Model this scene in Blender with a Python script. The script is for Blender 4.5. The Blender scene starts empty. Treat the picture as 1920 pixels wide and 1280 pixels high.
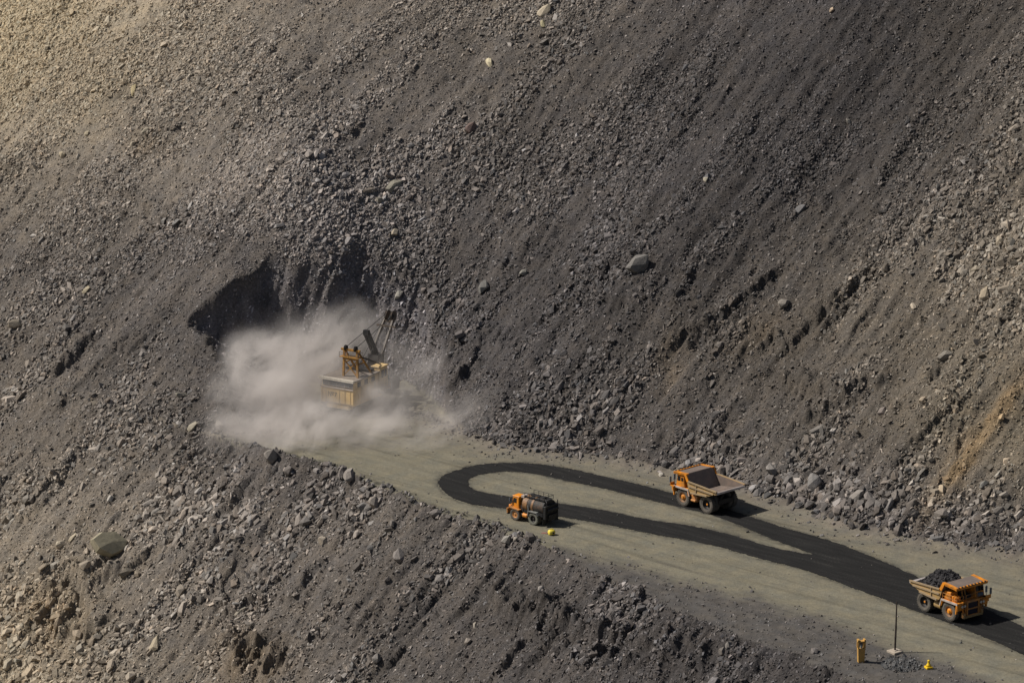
import bpy, bmesh, math, random
import numpy as np
from mathutils import Vector, Matrix

random.seed(7)
rng = np.random.default_rng(11)
scene = bpy.context.scene
COL = scene.collection
R = math.radians

# ------------------------------------------------------------------ camera
CH, PITCH, FPX = 184.0, R(15.0), 7250.0
cd = bpy.data.cameras.new("camera")
cam = bpy.data.objects.new("camera", cd)
COL.objects.link(cam)
cam.location = (0, 0, CH)
cam.rotation_euler = (R(90) - PITCH, 0, 0)
cd.sensor_width = 36.0
cd.lens = 36.0 * FPX / 1920.0
cd.clip_start = 1.0
cd.clip_end = 6000.0
scene.camera = cam
CP, SP = math.cos(PITCH), math.sin(PITCH)


def proj(x, y, z):
    h = z - CH
    f = y * CP - h * SP
    u = y * SP + h * CP
    return 960 + FPX * x / f, 640 - FPX * u / f


def ground(px, py, z=0.0):
    u = (px - 960) / FPX
    v = (640 - py) / FPX
    d = np.array([u, CP + v * SP, -SP + v * CP])
    k = (z - CH) / d[2]
    return d * k + np.array([0, 0, CH])


# ------------------------------------------------------------------ numpy noise
def _hash(ix, iy, seed):
    h = (ix.astype(np.int64) * 374761393 + iy.astype(np.int64) * 668265263 + seed * 2147483647) & 0x7FFFFFFF
    h = ((h ^ (h >> 13)) * 1274126177) & 0x7FFFFFFF
    h = (h ^ (h >> 16)) & 0xFFFF
    return h.astype(np.float64) / 65535.0


def noise(x, y, seed=0):
    """gradient noise, about -1..1"""
    x = np.asarray(x, float)
    y = np.asarray(y, float)
    ix = np.floor(x)
    iy = np.floor(y)
    fx = x - ix
    fy = y - iy
    ux = fx * fx * fx * (fx * (fx * 6 - 15) + 10)
    uy = fy * fy * fy * (fy * (fy * 6 - 15) + 10)

    def g(dx, dy):
        a = _hash(ix + dx, iy + dy, seed) * 2 * math.pi
        return np.cos(a) * (fx - dx) + np.sin(a) * (fy - dy)
    n0 = g(0, 0) * (1 - ux) + g(1, 0) * ux
    n1 = g(0, 1) * (1 - ux) + g(1, 1) * ux
    return (n0 * (1 - uy) + n1 * uy) * 1.45


def fbm(x, y, seed=0, octaves=4, gain=0.5):
    s = 0.0
    a = 1.0
    for k in range(octaves):
        s = s + a * noise(x, y, seed + k * 17)
        x = x * 2.03
        y = y * 2.03
        a *= gain
    return s


def sstep(a, b, x):
    t = np.clip((x - a) / (b - a), 0, 1)
    return t * t * (3 - 2 * t)


# ------------------------------------------------------------------ terrain shape
TX, TY = 0.743, -0.669          # along the bench
NX, NY = 0.669, 0.743           # uphill
EDGE = [(430, 830), (520, 858), (640, 886), (720, 922), (830, 968), (920, 988), (990, 1010), (1060, 1045),
        (1180, 1100), (1280, 1150), (1380, 1190), (1480, 1222), (1570, 1255), (1640, 1290)]
TOE = [(820, 790), (880, 820), (950, 842), (1050, 855), (1150, 862), (1230, 880), (1300, 890), (1400, 925),
       (1500, 950), (1580, 985), (1700, 1010), (1800, 1025), (1920, 1040)]


def tn(x, y):
    return x * TX + y * TY, x * NX + y * NY


def poly_tn(pts, pre, post):
    g = [ground(*p) for p in pts]
    a = [tn(p[0], p[1]) for p in g]
    a = pre + a + post
    return np.array([p[0] for p in a]), np.array([p[1] for p in a])


ET, EN = poly_tn(EDGE, [(-900, 445), (-600, 433), (-500, 430)], [(-250, 398), (-100, 370), (400, 300)])
OT, ON = poly_tn(TOE, [(-900, 470), (-445, 463)], [(-250, 473), (-100, 480), (400, 480)])
BAY = np.array([(-46, 620), (-42, 630), (-38.5, 641), (-39.5, 651), (-41, 657), (-38, 656.5), (-31, 657), (-25, 660), (-19, 658),
                (-14.5, 648), (-11, 634), (-6, 615), (-30, 600), (-44, 612)], float)


def poly_dist(x, y, P):
    """distance outside the polygon (0 inside)"""
    d2 = np.full(x.shape, 1e18)
    inside = np.zeros(x.shape, bool)
    n = len(P)
    for i in range(n):
        a, b = P[i], P[(i + 1) % n]
        ex, ey = b - a
        wx, wy = x - a[0], y - a[1]
        t = np.clip((wx * ex + wy * ey) / (ex * ex + ey * ey), 0, 1)
        d2 = np.minimum(d2, (wx - t * ex) ** 2 + (wy - t * ey) ** 2)
        c = ((a[1] > y) != (b[1] > y)) & (x < (b[0] - a[0]) * (y - a[1]) / (b[1] - a[1] + 1e-12) + a[0])
        inside ^= c
    return np.where(inside, 0, np.sqrt(d2))


def base_height(x, y):
    """the planned shape of the pit wall with no roughness; also returns flatness of the bench"""
    t, n = tn(x, y)
    ne = np.interp(t, ET, EN)
    no = np.interp(t, OT, ON)
    ne = ne + (0.8 * noise(t * 0.3, t * 0 + 3.3, 161) + 0.5 * noise(t * 0.9, n * .2, 163)) * (t > -452)
    no = no + 0.9 * noise(t * 0.22, t * 0 + 7.7, 165) + 0.5 * noise(t * 0.8, n * .2, 167)
    dl = n - ne
    w = np.clip((n - 480) / 80.0, 0, 1)
    k = np.clip((n - 436) / 26.0, 0, 1)
    c0 = -460 - 27 * k - 110 * w
    c1 = -424 - 23 * k + 70 * w
    s = sstep(0, 1, (t - c0) / (c1 - c0))
    nb = ne + (no - ne) * s
    du = n - nb
    zu = 0.70 * 0.5 * (du + np.sqrt(du * du + 4.0)) - 0.15
    zu = np.maximum(zu, 0)
    zl = 0.70 * dl
    hill = np.where(dl < 0, zl, np.minimum(zu, zl + 0.3))
    far = np.maximum(n - 640, 0)
    hill = hill - 0.62 * far * sstep(0, 30, far)
    db = poly_dist(x, y, BAY)
    wall = (2.5 - 1.74 * (1 - sstep(655, 662, y)) * sstep(-28, -37, x)) * db + 0.5 * noise(t * 0.35, n * 0.1, 91) * np.minimum(db, 3) + 0.25 * np.minimum(db, 4) * noise(t * 1.1, n * 0.25, 93)
    near_bay = (t < -425) & (dl > -1.5)
    z = np.where(near_bay & (hill > 0), np.minimum(hill, np.maximum(wall, 0)), hill)
    carved = np.where(near_bay, np.clip((hill - wall) / 3.0, 0, 1), 0) * (z > 0.1)
    # small terrace high on the hillside
    flat = ((dl > 0) & (z < 0.6)) * 1.0
    z = np.where(z < -95, -95 + 0.05 * (z + 95), z)
    return z, flat, dl, du, t, n, carved


# hand written survey of tone, light and stone on the slope over the picture's breadth: rows every 160 px
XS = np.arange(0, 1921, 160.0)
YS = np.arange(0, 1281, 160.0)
LUM = np.array([  # rock tone, with sunlit top left and shaded upper right painted in
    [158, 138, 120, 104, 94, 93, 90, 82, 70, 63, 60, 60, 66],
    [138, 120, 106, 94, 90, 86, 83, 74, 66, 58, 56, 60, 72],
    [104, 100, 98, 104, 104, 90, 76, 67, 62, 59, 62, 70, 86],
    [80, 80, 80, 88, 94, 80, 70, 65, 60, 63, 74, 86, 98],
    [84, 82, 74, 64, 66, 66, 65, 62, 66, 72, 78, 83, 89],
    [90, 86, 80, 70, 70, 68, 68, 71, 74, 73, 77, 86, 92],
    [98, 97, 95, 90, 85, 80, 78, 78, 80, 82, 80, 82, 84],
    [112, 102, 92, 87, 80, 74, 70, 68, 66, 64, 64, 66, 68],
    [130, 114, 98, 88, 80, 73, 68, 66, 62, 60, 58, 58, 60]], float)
WARM = np.array([  # brown of the soil, plus the golden sun glow painted in at top left
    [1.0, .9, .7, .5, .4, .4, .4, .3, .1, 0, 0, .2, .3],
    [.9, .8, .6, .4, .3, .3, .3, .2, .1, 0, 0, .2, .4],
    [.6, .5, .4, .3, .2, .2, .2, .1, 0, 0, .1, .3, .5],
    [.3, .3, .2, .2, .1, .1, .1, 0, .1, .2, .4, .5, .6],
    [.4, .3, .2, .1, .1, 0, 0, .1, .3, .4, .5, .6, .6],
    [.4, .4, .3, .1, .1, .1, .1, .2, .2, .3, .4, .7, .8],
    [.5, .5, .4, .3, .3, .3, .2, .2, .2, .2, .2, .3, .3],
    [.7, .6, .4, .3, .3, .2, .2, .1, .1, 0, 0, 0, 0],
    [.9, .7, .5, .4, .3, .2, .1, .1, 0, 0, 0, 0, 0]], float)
DIA = np.array([   # typical stone, photo px
    [6, 7, 7, 5, 5, 4, 8, 6, 5, 4, 4, 7, 7],
    [6, 7, 7, 6, 7, 5, 9, 6, 5, 4, 4, 6, 6],
    [5, 6, 5, 6, 8, 8, 7, 6, 5, 5, 6, 7, 9],
    [6, 6, 7, 5, 6, 7, 7, 7, 7, 7, 7, 9, 10],
    [10, 9, 8, 6, 6, 7, 7, 7, 7, 7, 7, 8, 8],
    [9, 8, 9, 8, 7, 7, 10, 12, 11, 8, 8, 8, 9],
    [9, 10, 14, 14, 13, 10, 10, 12, 15, 16, 15, 14, 13],
    [12, 11, 9, 9, 10, 10, 8, 8, 8, 7, 7, 7, 7],
    [14, 13, 9, 8, 8, 8, 8, 7, 7, 7, 7, 7, 7]], float)
COVER = np.array([
    [.9, .9, .8, .6, .5, .35, .7, .6, .5, .4, .4, .7, .6],
    [.9, .9, .8, .8, .6, .35, .9, .7, .5, .4, .5, .6, .6],
    [.7, .7, .8, .9, .9, .8, .9, .8, .7, .7, .8, .8, .8],
    [.6, .7, .6, .6, .9, .6, .6, .7, .5, .4, .5, .9, 1.],
    [.7, .6, .5, .3, .5, .7, .4, .5, .5, .3, .4, .5, .7],
    [.5, .4, .6, .3, .5, .7, .7, .9, .8, .4, .5, .4, .5],
    [.5, .5, .8, .6, .8, .6, .6, .8, .9, 1., 1., .9, .9],
    [.7, .7, .5, .5, .5, .4, .4, .4, .4, .4, .4, .4, .4],
    [.9, .9, .5, .5, .5, .4, .4, .4, .4, .4, .4, .4, .4]], float)


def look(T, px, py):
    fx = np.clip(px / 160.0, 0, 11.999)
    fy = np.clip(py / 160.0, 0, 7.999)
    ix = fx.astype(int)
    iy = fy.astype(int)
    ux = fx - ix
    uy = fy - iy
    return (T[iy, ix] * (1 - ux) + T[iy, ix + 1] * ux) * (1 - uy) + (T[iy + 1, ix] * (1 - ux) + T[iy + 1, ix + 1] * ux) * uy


def blob(px, py, cx, cy, rx, ry, ang=0.0):
    c, s = math.cos(R(ang)), math.sin(R(ang))
    dx, dy = px - cx, py - cy
    a = (dx * c + dy * s) / rx
    b = (-dx * s + dy * c) / ry
    return np.exp(-(a * a + b * b))


# crusty scarps and gullied faces: (px, py, rx, ry, angle, strength)
SCARPS = [(110, 1130, 90, 60, -60, 1.6), (480, 1235, 80, 60, 30, 1.7), (1010, 1160, 110, 45, 25, 1.5), (1130, 1210, 110, 45, 10, 1.5), (1280, 1215, 130, 50, 20, 1.0), (720, 1150, 160, 60, -40, .5),
          (1340, 615, 80, 22, -30, 1.0), (1440, 640, 40, 14, -20, .9), (1500, 725, 40, 20, 0, 1.2), (1560, 575, 60, 16, -35, 1.0),
          (1540, 770, 60, 25, -20, .9), (800, 620, 60, 60, -60, 1.0), (855, 690, 60, 50, -60, .7), (1120, 540, 200, 60, 5, .45),
          (150, 650, 50, 30, -40, .9), (200, 1070, 60, 35, -20, .9), (20, 325, 40, 12, 5, 1.0), (1430, 790, 200, 60, -20, .35),
          (60, 900, 90, 30, -50, .7), (1800, 800, 100, 60, -50, .4)]


def clusters(t, n, px, py):
    """1 where stones pile up in streaks and fans, 0 on smooth soil"""
    c = 0.62 * noise(t * 0.17, n * 0.035, 201) + 0.5 * noise(t * 0.07, n * 0.055, 205) + 0.3 * noise(t * 0.5, n * 0.12, 203) + .2 * noise(t * .6, n * .5, 207)
    c = c + .45 * noise(t * .045, n * .03, 209)
    return sstep(-0.12, 0.22, c + (look(COVER, px, py) - 0.62) * 1.35)


LIPS = [   # broken ledges along photo polylines, drop on the lower side, metres
    ([(1275, 645), (1330, 612), (1400, 560), (1440, 525)], 1.3), ([(1480, 650), (1530, 600), (1570, 572), (1630, 525)], 1.3),
    ([(1420, 622), (1455, 642)], 1.1), ([(1478, 712), (1520, 735), (1565, 745)], 1.5), ([(1500, 792), (1540, 765), (1605, 735)], 1.0),
    ([(1715, 835), (1745, 795), (1780, 765)], .9), ([(762, 585), (800, 640), (855, 650)], 1.3), ([(835, 735), (875, 690), (905, 645)], 1.0),
    ([(885, 690), (935, 635)], .8), ([(125, 670), (165, 635)], 1.3), ([(50, 975), (105, 905), (150, 850)], .9),
    ([(140, 1085), (160, 1130), (165, 1180)], 1.6), ([(430, 1155), (480, 1132), (525, 1118)], 1.0), ([(425, 1240), (450, 1275)], 1.3),
    ([(925, 1125), (975, 1165), (1020, 1205)], 1.1), ([(1000, 1150), (1060, 1178), (1135, 1200)], 1.2), ([(1185, 1215), (1265, 1250)], 1.1),
    ([(735, 1240), (775, 1200), (805, 1165)], 1.0), ([(335, 1095), (380, 1045), (405, 1015)], .9), ([(415, 965), (455, 925)], .9),
    ([(1175, 1145), (1205, 1120)], 1.1), ([(940, 1255), (965, 1225)], 1.2), ([(1090, 520), (1180, 490), (1290, 520)], .8),
    ([(1000, 600), (1090, 560), (1160, 575)], .7), ([(470, 925), (520, 880)], .7), ([(1640, 720), (1690, 680)], .7), ([(-40, 318), (60, 330), (190, 352), (300, 400), (390, 445)], .9),
    ([(230, 650), (290, 600)], .7), ([(1750, 690), (1800, 640)], .7), ([(880, 880 - 20), (940, 850)], .4), ([(200, 1085), (240, 1070), (262, 1050)], 1.2),
    ([(1640, 470), (1700, 420)], .6), ([(1350, 700), (1400, 650)], .6)]


def lips(px, py, t, n):
    h = np.zeros_like(px)
    wx = px + 11 * noise(t * .35, n * .3, 171) + 6 * noise(t * 1.1, n * 1.0, 173)
    wy = py + 11 * noise(t * .35, n * .3, 175) + 6 * noise(t * 1.1, n * 1.0, 177)
    for pts, am in LIPS:
        xs = [p[0] for p in pts]
        ys = [p[1] for p in pts]
        m = (px > min(xs) - 90) & (px < max(xs) + 90) & (py > min(ys) - 90) & (py < max(ys) + 90)
        if not m.any():
            continue
        X, Y = wx[m], wy[m]
        best = np.full(X.shape, 1e9)
        sg = np.zeros_like(X)
        for a, b in zip(pts[:-1], pts[1:]):
            ex, ey = b[0] - a[0], b[1] - a[1]
            L2 = ex * ex + ey * ey
            k = np.clip(((X - a[0]) * ex + (Y - a[1]) * ey) / L2, 0, 1)
            dx, dy = X - a[0] - k * ex, Y - a[1] - k * ey
            d = np.hypot(dx, dy)
            s_ = np.sign(-ey * dx + ex * dy)
            u = d < best
            best = np.where(u, d, best)
            sg = np.where(u, s_, sg)
        up = np.exp(-best / 26.0)
        dn = -0.75 * (np.exp(-best / 20.0) - np.exp(-best / 3.5)) + 1.0 * np.exp(-best / 3.5)
        h[m] += am * np.where(sg < 0, up, dn) * (best < 90)
    return h


def full_height(x, y):
    z0, flat, dl, du, t, n, carved = base_height(x, y)
    px, py = proj(x, y, z0)
    rough = (1 - flat)
    # long gullies run down the fall line
    wob = 2.5 * noise(t * 0.05, n * 0.05, 3)
    z = z0 + rough * (1.1 * noise(t * 0.045, n * 0.03, 5) + 0.55 * noise((t + wob) * 0.16, n * 0.035, 8)
                      + 0.30 * noise((t + wob) * 0.45, n * 0.08, 9))
    sc = np.zeros_like(z)
    for (cx, cy, rx, ry, an, st) in SCARPS:
        sc = np.maximum(sc, st * blob(px, py, cx, cy, rx, ry, an))
    ridge = 1 - np.abs(noise(t * 0.28, n * 0.2, 31))
    ridge2 = 1 - np.abs(noise((t + wob) * 0.9, n * 0.35, 33))
    z = z + rough * sc * (1.5 * (ridge ** 3 - 0.4) + 0.7 * (ridge2 ** 2 - 0.4) + 0.5 * fbm(t * .8, n * .8, 35, 3)
                          + 0.8 * ((1 - np.abs(noise(t * 1.5, n * .18, 37))) ** 2 - .4))
    z = z + rough * (1 - carved) * lips(px, py, t, n)
    # gully banks: gentle rise across the slope, then a drop on the far side
    pat = np.clip(0.25 + 0.9 * noise(t * 0.06, n * 0.05, 141) + 0.5 * noise(t * .2, n * .09, 143), 0, 1) * np.clip(1.25 - look(COVER, px, py) + .4 * (dl < 0), .1, 1) * (.45 + .55 * sstep(260, 480, py))
    for fq, am, sd in ((0.11, 1.5, 151), (0.27, 0.5, 153)):
        ph = t * fq + 1.3 * noise(t * 0.06, n * 0.05, sd) + 0.35 * noise(t * 0.3, n * 0.22, sd + 1)
        saw = ph - np.floor(ph)
        saw = np.where(saw < .9, saw / .9, (1 - saw) / .1)
        z = z + rough * pat * am * (saw ** 1.6 - .3) * (1 - carved) * (0.7 + 0.5 * noise(t * .1, n * .12, 145))
    bite = np.maximum(0, fbm(t * 0.33, n * 0.26, 41, 3) - 0.35)
    z = z - rough * bite * 1.1 * (1 - carved)
    lump = 0.22 * fbm(t * 0.5, n * 0.4, 51, 2) + 0.13 * fbm(t * 1.3, n * 1.1, 55, 2) + 0.07 * noise(t * 2.6, n * 2.3, 61) + 0.045 * rng.normal(size=t.shape)
    z = z + rough * lump * (0.55 + 0.65 * clusters(t, n, px, py))
    # rim of tipped stones along the outer edge of the bench
    rim = np.exp(-((dl - 0.6) / 1.5) ** 2) * sstep(-355, -400, t) * (0.75 + 0.55 * noise(t * 0.4, n * 0.1, 71))
    z = z + rim * 0.8 * (t > -455)
    # slumped apron on the outer part of the bench nearer the camera
    ap = flat * apron(px, py)
    z = z + flat * (0.02 * noise(t * 0.15, n * 0.25, 75) - 0.035) + ap * (0.16 * fbm(t * 0.35, n * 0.5, 77, 3) - 0.1)
    z = z + flat * sstep(3.5, 0, -du) * (0.25 + 0.25 * noise(t * 0.6, n * 0.6, 79))
    return z, flat, px, py, sc, carved, t, n, dl, du


APX = np.array([0, 900, 1040, 1180, 1330, 1420, 1560, 1660, 1760, 1840, 1920, 2400.])
APY = np.array([1400, 1400, 1016, 1050, 1092, 1112, 1152, 1197, 1228, 1258, 1300, 1500.])


def apron(px, py):
    e = np.interp(px, APX, APY) + 9 * noise(px * 0.02, py * 0.05, 83)
    return sstep(-8, 26, py - e)


# ------------------------------------------------------------------ materials
def nodes(name):
    m = bpy.data.materials.new(name)
    m.use_nodes = True
    nt = m.node_tree
    b = nt.nodes["Principled BSDF"]
    return m, nt, b


def N(nt, kind, **kw):
    n = nt.nodes.new(kind)
    for k, v in kw.items():
        setattr(n, k, v)
    return n


def ramp(nt, stops):
    r = N(nt, "ShaderNodeValToRGB")
    el = r.color_ramp.elements
    while len(el) < len(stops):
        el.new(0.5)
    for e, (p, c) in zip(el, stops):
        e.position = p
        e.color = (c, c, c, 1) if isinstance(c, (int, float)) else (*c, 1)
    return r


def earth_material(name, scale_fine=3.0, bump=0.25, lo=0.5, hi=1.5):
    m, nt, b = nodes(name)
    L = nt.links.new
    at = N(nt, "ShaderNodeAttribute", attribute_name="tint")
    tc = N(nt, "ShaderNodeTexCoord")
    n1 = N(nt, "ShaderNodeTexNoise")
    n1.inputs["Scale"].default_value = scale_fine
    n1.inputs["Detail"].default_value = 6
    n1.inputs["Roughness"].default_value = .7
    L(tc.outputs["Object"], n1.inputs["Vector"])
    r1 = ramp(nt, [(0.28, lo), (0.5, 0.97), (0.72, hi)])
    L(n1.outputs["Fac"], r1.inputs["Fac"])
    n2 = N(nt, "ShaderNodeTexNoise")
    n2.inputs["Scale"].default_value = 0.35
    n2.inputs["Detail"].default_value = 3
    L(tc.outputs["Object"], n2.inputs["Vector"])
    r2 = ramp(nt, [(0.3, (0.86, 0.88, 0.92)), (0.7, (1.12, 1.08, 1.02))])
    L(n2.outputs["Fac"], r2.inputs["Fac"])
    mx = N(nt, "ShaderNodeMix", data_type='RGBA', blend_type='MULTIPLY')
    mx.inputs[0].default_value = 1
    L(at.outputs["Color"], mx.inputs[6])
    L(r1.outputs["Color"], mx.inputs[7])
    mx2 = N(nt, "ShaderNodeMix", data_type='RGBA', blend_type='MULTIPLY')
    mx2.inputs[0].default_value = 1
    L(mx.outputs[2], mx2.inputs[6])
    L(r2.outputs["Color"], mx2.inputs[7])
    L(mx2.outputs[2], b.inputs["Base Color"])
    b.inputs["Roughness"].default_value = .95
    b.inputs["Specular IOR Level"].default_value = .15
    bp = N(nt, "ShaderNodeBump")
    bp.inputs["Strength"].default_value = 0.9
    bp.inputs["Distance"].default_value = bump
    L(n1.outputs["Fac"], bp.inputs["Height"])
    L(bp.outputs["Normal"], b.inputs["Normal"])
    return m


def stone_material(name, attr=None):
    m, nt, b = nodes(name)
    L = nt.links.new
    if attr:
        src = N(nt, "ShaderNodeAttribute", attribute_name=attr).outputs["Color"]
    else:
        src = N(nt, "ShaderNodeObjectInfo").outputs["Color"]
    tc = N(nt, "ShaderNodeTexCoord")
    n1 = N(nt, "ShaderNodeTexNoise")
    n1.inputs["Scale"].default_value = 3.2
    n1.inputs["Detail"].default_value = 5
    n1.inputs["Roughness"].default_value = .65
    L(tc.outputs["Object"], n1.inputs["Vector"])
    r1 = ramp(nt, [(0.3, 0.72), (0.55, 1.0), (0.75, 1.25)])
    L(n1.outputs["Fac"], r1.inputs["Fac"])
    mx = N(nt, "ShaderNodeMix", data_type='RGBA', blend_type='MULTIPLY')
    mx.inputs[0].default_value = 1
    L(src, mx.inputs[6])
    L(r1.outputs["Color"], mx.inputs[7])
    L(mx.outputs[2], b.inputs["Base Color"])
    b.inputs["Roughness"].default_value = .85
    b.inputs["Specular IOR Level"].default_value = .25
    bp = N(nt, "ShaderNodeBump")
    bp.inputs["Strength"].default_value = 0.6
    bp.inputs["Distance"].default_value = 0.12
    L(n1.outputs["Fac"], bp.inputs["Height"])
    L(bp.outputs["Normal"], b.inputs["Normal"])
    return m


def paint(name, col, dirt=(0.16, 0.13, 0.10), amount=0.5, rough=0.55, scale=1.2, metallic=0.0, streak=1.0):
    """painted or bare metal with procedural dust, rust and wear"""
    m, nt, b = nodes(name)
    L = nt.links.new
    tc = N(nt, "ShaderNodeTexCoord")
    mp = N(nt, "ShaderNodeMapping")
    mp.inputs["Scale"].default_value = (1, 1, streak)
    L(tc.outputs["Object"], mp.inputs["Vector"])
    n1 = N(nt, "ShaderNodeTexNoise")
    n1.inputs["Scale"].default_value = scale
    n1.inputs["Detail"].default_value = 6
    n1.inputs["Roughness"].default_value = .7
    L(mp.outputs["Vector"], n1.inputs["Vector"])
    r1 = ramp(nt, [(0.62 - 0.35 * amount, 0.0), (0.72, 1.0)])
    L(n1.outputs["Fac"], r1.inputs["Fac"])
    mx = N(nt, "ShaderNodeMix", data_type='RGBA')
    L(r1.outputs["Color"], mx.inputs[0])
    mx.inputs[6].default_value = (*col, 1)
    mx.inputs[7].default_value = (*dirt, 1)
    L(mx.outputs[2], b.inputs["Base Color"])
    b.inputs["Metallic"].default_value = metallic
    b.inputs["Roughness"].default_value = rough
    return m


M = {}
M['earth'] = earth_material("rubble_soil", 2.6, .45)
M['bench'] = earth_material("crushed_bench_surface", 1.6, .12, .8, 1.2)
M['stones'] = stone_material("rubble_stones", "tint")
M['boulder'] = stone_material("boulder_stone")
M['orange'] = paint("orange_paint", (0.76, 0.265, 0.008), (0.26, 0.13, 0.05), .6, .5)
M['orange_dusty'] = paint("dusty_orange_paint", (0.58, 0.23, 0.04), (0.22, 0.15, 0.09), .7, .65)
M['yellow_worn'] = paint("worn_yellow_paint", (0.42, 0.26, 0.075), (0.25, 0.18, 0.11), .8, .65, 1.3)
M['body_steel'] = paint("worn_body_steel", (0.155, 0.125, 0.108), (0.23, 0.17, 0.135), .55, .6, .8)
M['rib_tan'] = paint('dusty_tan_steel', (0.36, 0.26, 0.14), (0.24, 0.19, 0.14), .7, .65)
M['lip_steel'] = paint("polished_lip_steel", (0.52, 0.47, 0.45), (0.34, 0.28, 0.25), .4, .45, .7)
M['rubber'] = paint("dusty_rubber", (0.07, 0.063, 0.054), (0.15, 0.13, 0.105), .7, .85, 2.0)
M['rim_dirt'] = paint('dirty_orange_rim', (0.26, 0.13, 0.05), (0.13, 0.10, 0.075), .7, .7, 2.0)
M['rubber_pale'] = paint("pale_dusty_rubber", (0.16, 0.16, 0.13), (0.08, 0.08, 0.07), .4, .85, 2.0)
M['dark'] = paint("dark_grime_steel", (0.022, 0.02, 0.02), (0.06, 0.05, 0.04), .4, .7)
M['black'] = paint("black_steel", (0.012, 0.012, 0.013), (0.03, 0.028, 0.026), .3, .6)
M['grey'] = paint("grey_painted_steel", (0.20, 0.21, 0.20), (0.12, 0.10, 0.09), .4, .6)
M['pale'] = paint("pale_dusty_steel", (0.46, 0.40, 0.36), (0.25, 0.2, 0.16), .4, .6)
M['grille'] = paint("radiator_core", (0.008, 0.009, 0.03), (0.02, 0.02, 0.03), .3, .5, 6)
M['glass'] = paint("dark_cab_glass", (0.01, 0.011, 0.013), (0.02, 0.02, 0.02), .2, .08)
M['lamp'] = paint("lamp_glass", (0.6, 0.6, 0.55), (0.3, 0.28, 0.25), .2, .2)
M['blue'] = paint("blue_grey_steel", (0.10, 0.13, 0.17), (0.08, 0.08, 0.08), .4, .5)
M['cream'] = paint("sun_bleached_yellow", (0.66, 0.46, 0.20), (0.42, 0.32, 0.2), .5, .6, .6, streak=.3)
M['cream_roof'] = paint("pale_roof_edge", (0.60, 0.55, 0.46), (0.4, 0.36, 0.3), .4, .6)
M['roof_dust'] = paint('dusty_roof_plate', (0.16, 0.135, 0.115), (0.28, 0.23, 0.18), .6, .8)
M['gantry'] = paint("gantry_yellow", (0.40, 0.20, 0.03), (0.14, 0.09, 0.05), .6, .6)
M['beam'] = paint("boom_brown_steel", (0.11, 0.085, 0.065), (0.06, 0.05, 0.045), .4, .6)
M['rust'] = paint("rust_orange_tank", (0.30, 0.15, 0.055), (0.03, 0.024, 0.02), .85, .6, 1.5)
M['tank'] = paint("oily_black_tank", (0.02, 0.019, 0.018), (0.09, 0.05, 0.028), .3, .7, 1.0)
M['post'] = paint("ochre_post_paint", (0.52, 0.30, 0.075), (0.32, 0.19, 0.07), .5, .65)
M['concrete'] = paint("concrete", (0.42, 0.36, 0.29), (0.28, 0.24, 0.19), .5, .9, 2)
M['yellow'] = paint("bright_yellow_plastic", (0.80, 0.52, 0.01), (0.5, 0.3, 0.02), .3, .45)
M['lemon'] = paint("lemon_yellow_plastic", (0.82, 0.66, 0.08), (0.5, 0.36, 0.05), .3, .45)
M['pinkred'] = paint("faded_red_plastic", (0.28, 0.12, 0.10), (0.2, 0.13, 0.1), .5, .7)
M['pole'] = paint("rusty_dark_pole", (0.035, 0.024, 0.02), (0.07, 0.05, 0.04), .4, .7, 3)
M['numeral'] = paint("black_numeral", (0.10, 0.075, 0.04), (0.3, 0.22, 0.1), .5, .7)


# ------------------------------------------------------------------ object helpers
def tag(o, label=None, cat=None, group=None, kind=None):
    if label:
        o["label"] = label
    if cat:
        o["category"] = cat
    if group:
        o["group"] = group
    if kind:
        o["kind"] = kind
    return o


def thing(name, label, cat, loc=(0, 0, 0), rz=0.0, group=None, scale=1.0):
    o = bpy.data.objects.new(name, None)
    COL.objects.link(o)
    o.empty_display_size = 0.5
    o.location = loc
    o.rotation_euler = (0, 0, rz)
    o.scale = (scale,) * 3
    return tag(o, label, cat, group)


def np_mesh(name, V, Fq, mat, attr=None, smooth=False, nv=4):
    """mesh from numpy: V (n,3), Fq (m,nv)"""
    me = bpy.data.meshes.new(name)
    V = np.ascontiguousarray(V, np.float32)
    Fq = np.ascontiguousarray(Fq, np.int32)
    me.vertices.add(len(V))
    me.vertices.foreach_set("co", V.ravel())
    me.loops.add(Fq.size)
    me.loops.foreach_set("vertex_index", Fq.ravel())
    me.polygons.add(len(Fq))
    me.polygons.foreach_set("loop_start", np.arange(0, Fq.size, nv, dtype=np.int32))
    me.polygons.foreach_set("loop_total", np.full(len(Fq), nv, np.int32))
    me.polygons.foreach_set("use_smooth", np.full(len(Fq), bool(smooth)))
    me.update(calc_edges=True)
    if attr is not None:
        a = me.attributes.new("tint", 'FLOAT_COLOR', 'POINT')
        c = np.ones((len(V), 4), np.float32)
        c[:, :3] = attr
        a.data.foreach_set("color", c.ravel())
    me.materials.append(mat)
    return me


def add(name, me, parent=None):
    o = bpy.data.objects.new(name, me)
    COL.objects.link(o)
    if parent:
        o.parent = parent
    return o


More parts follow.
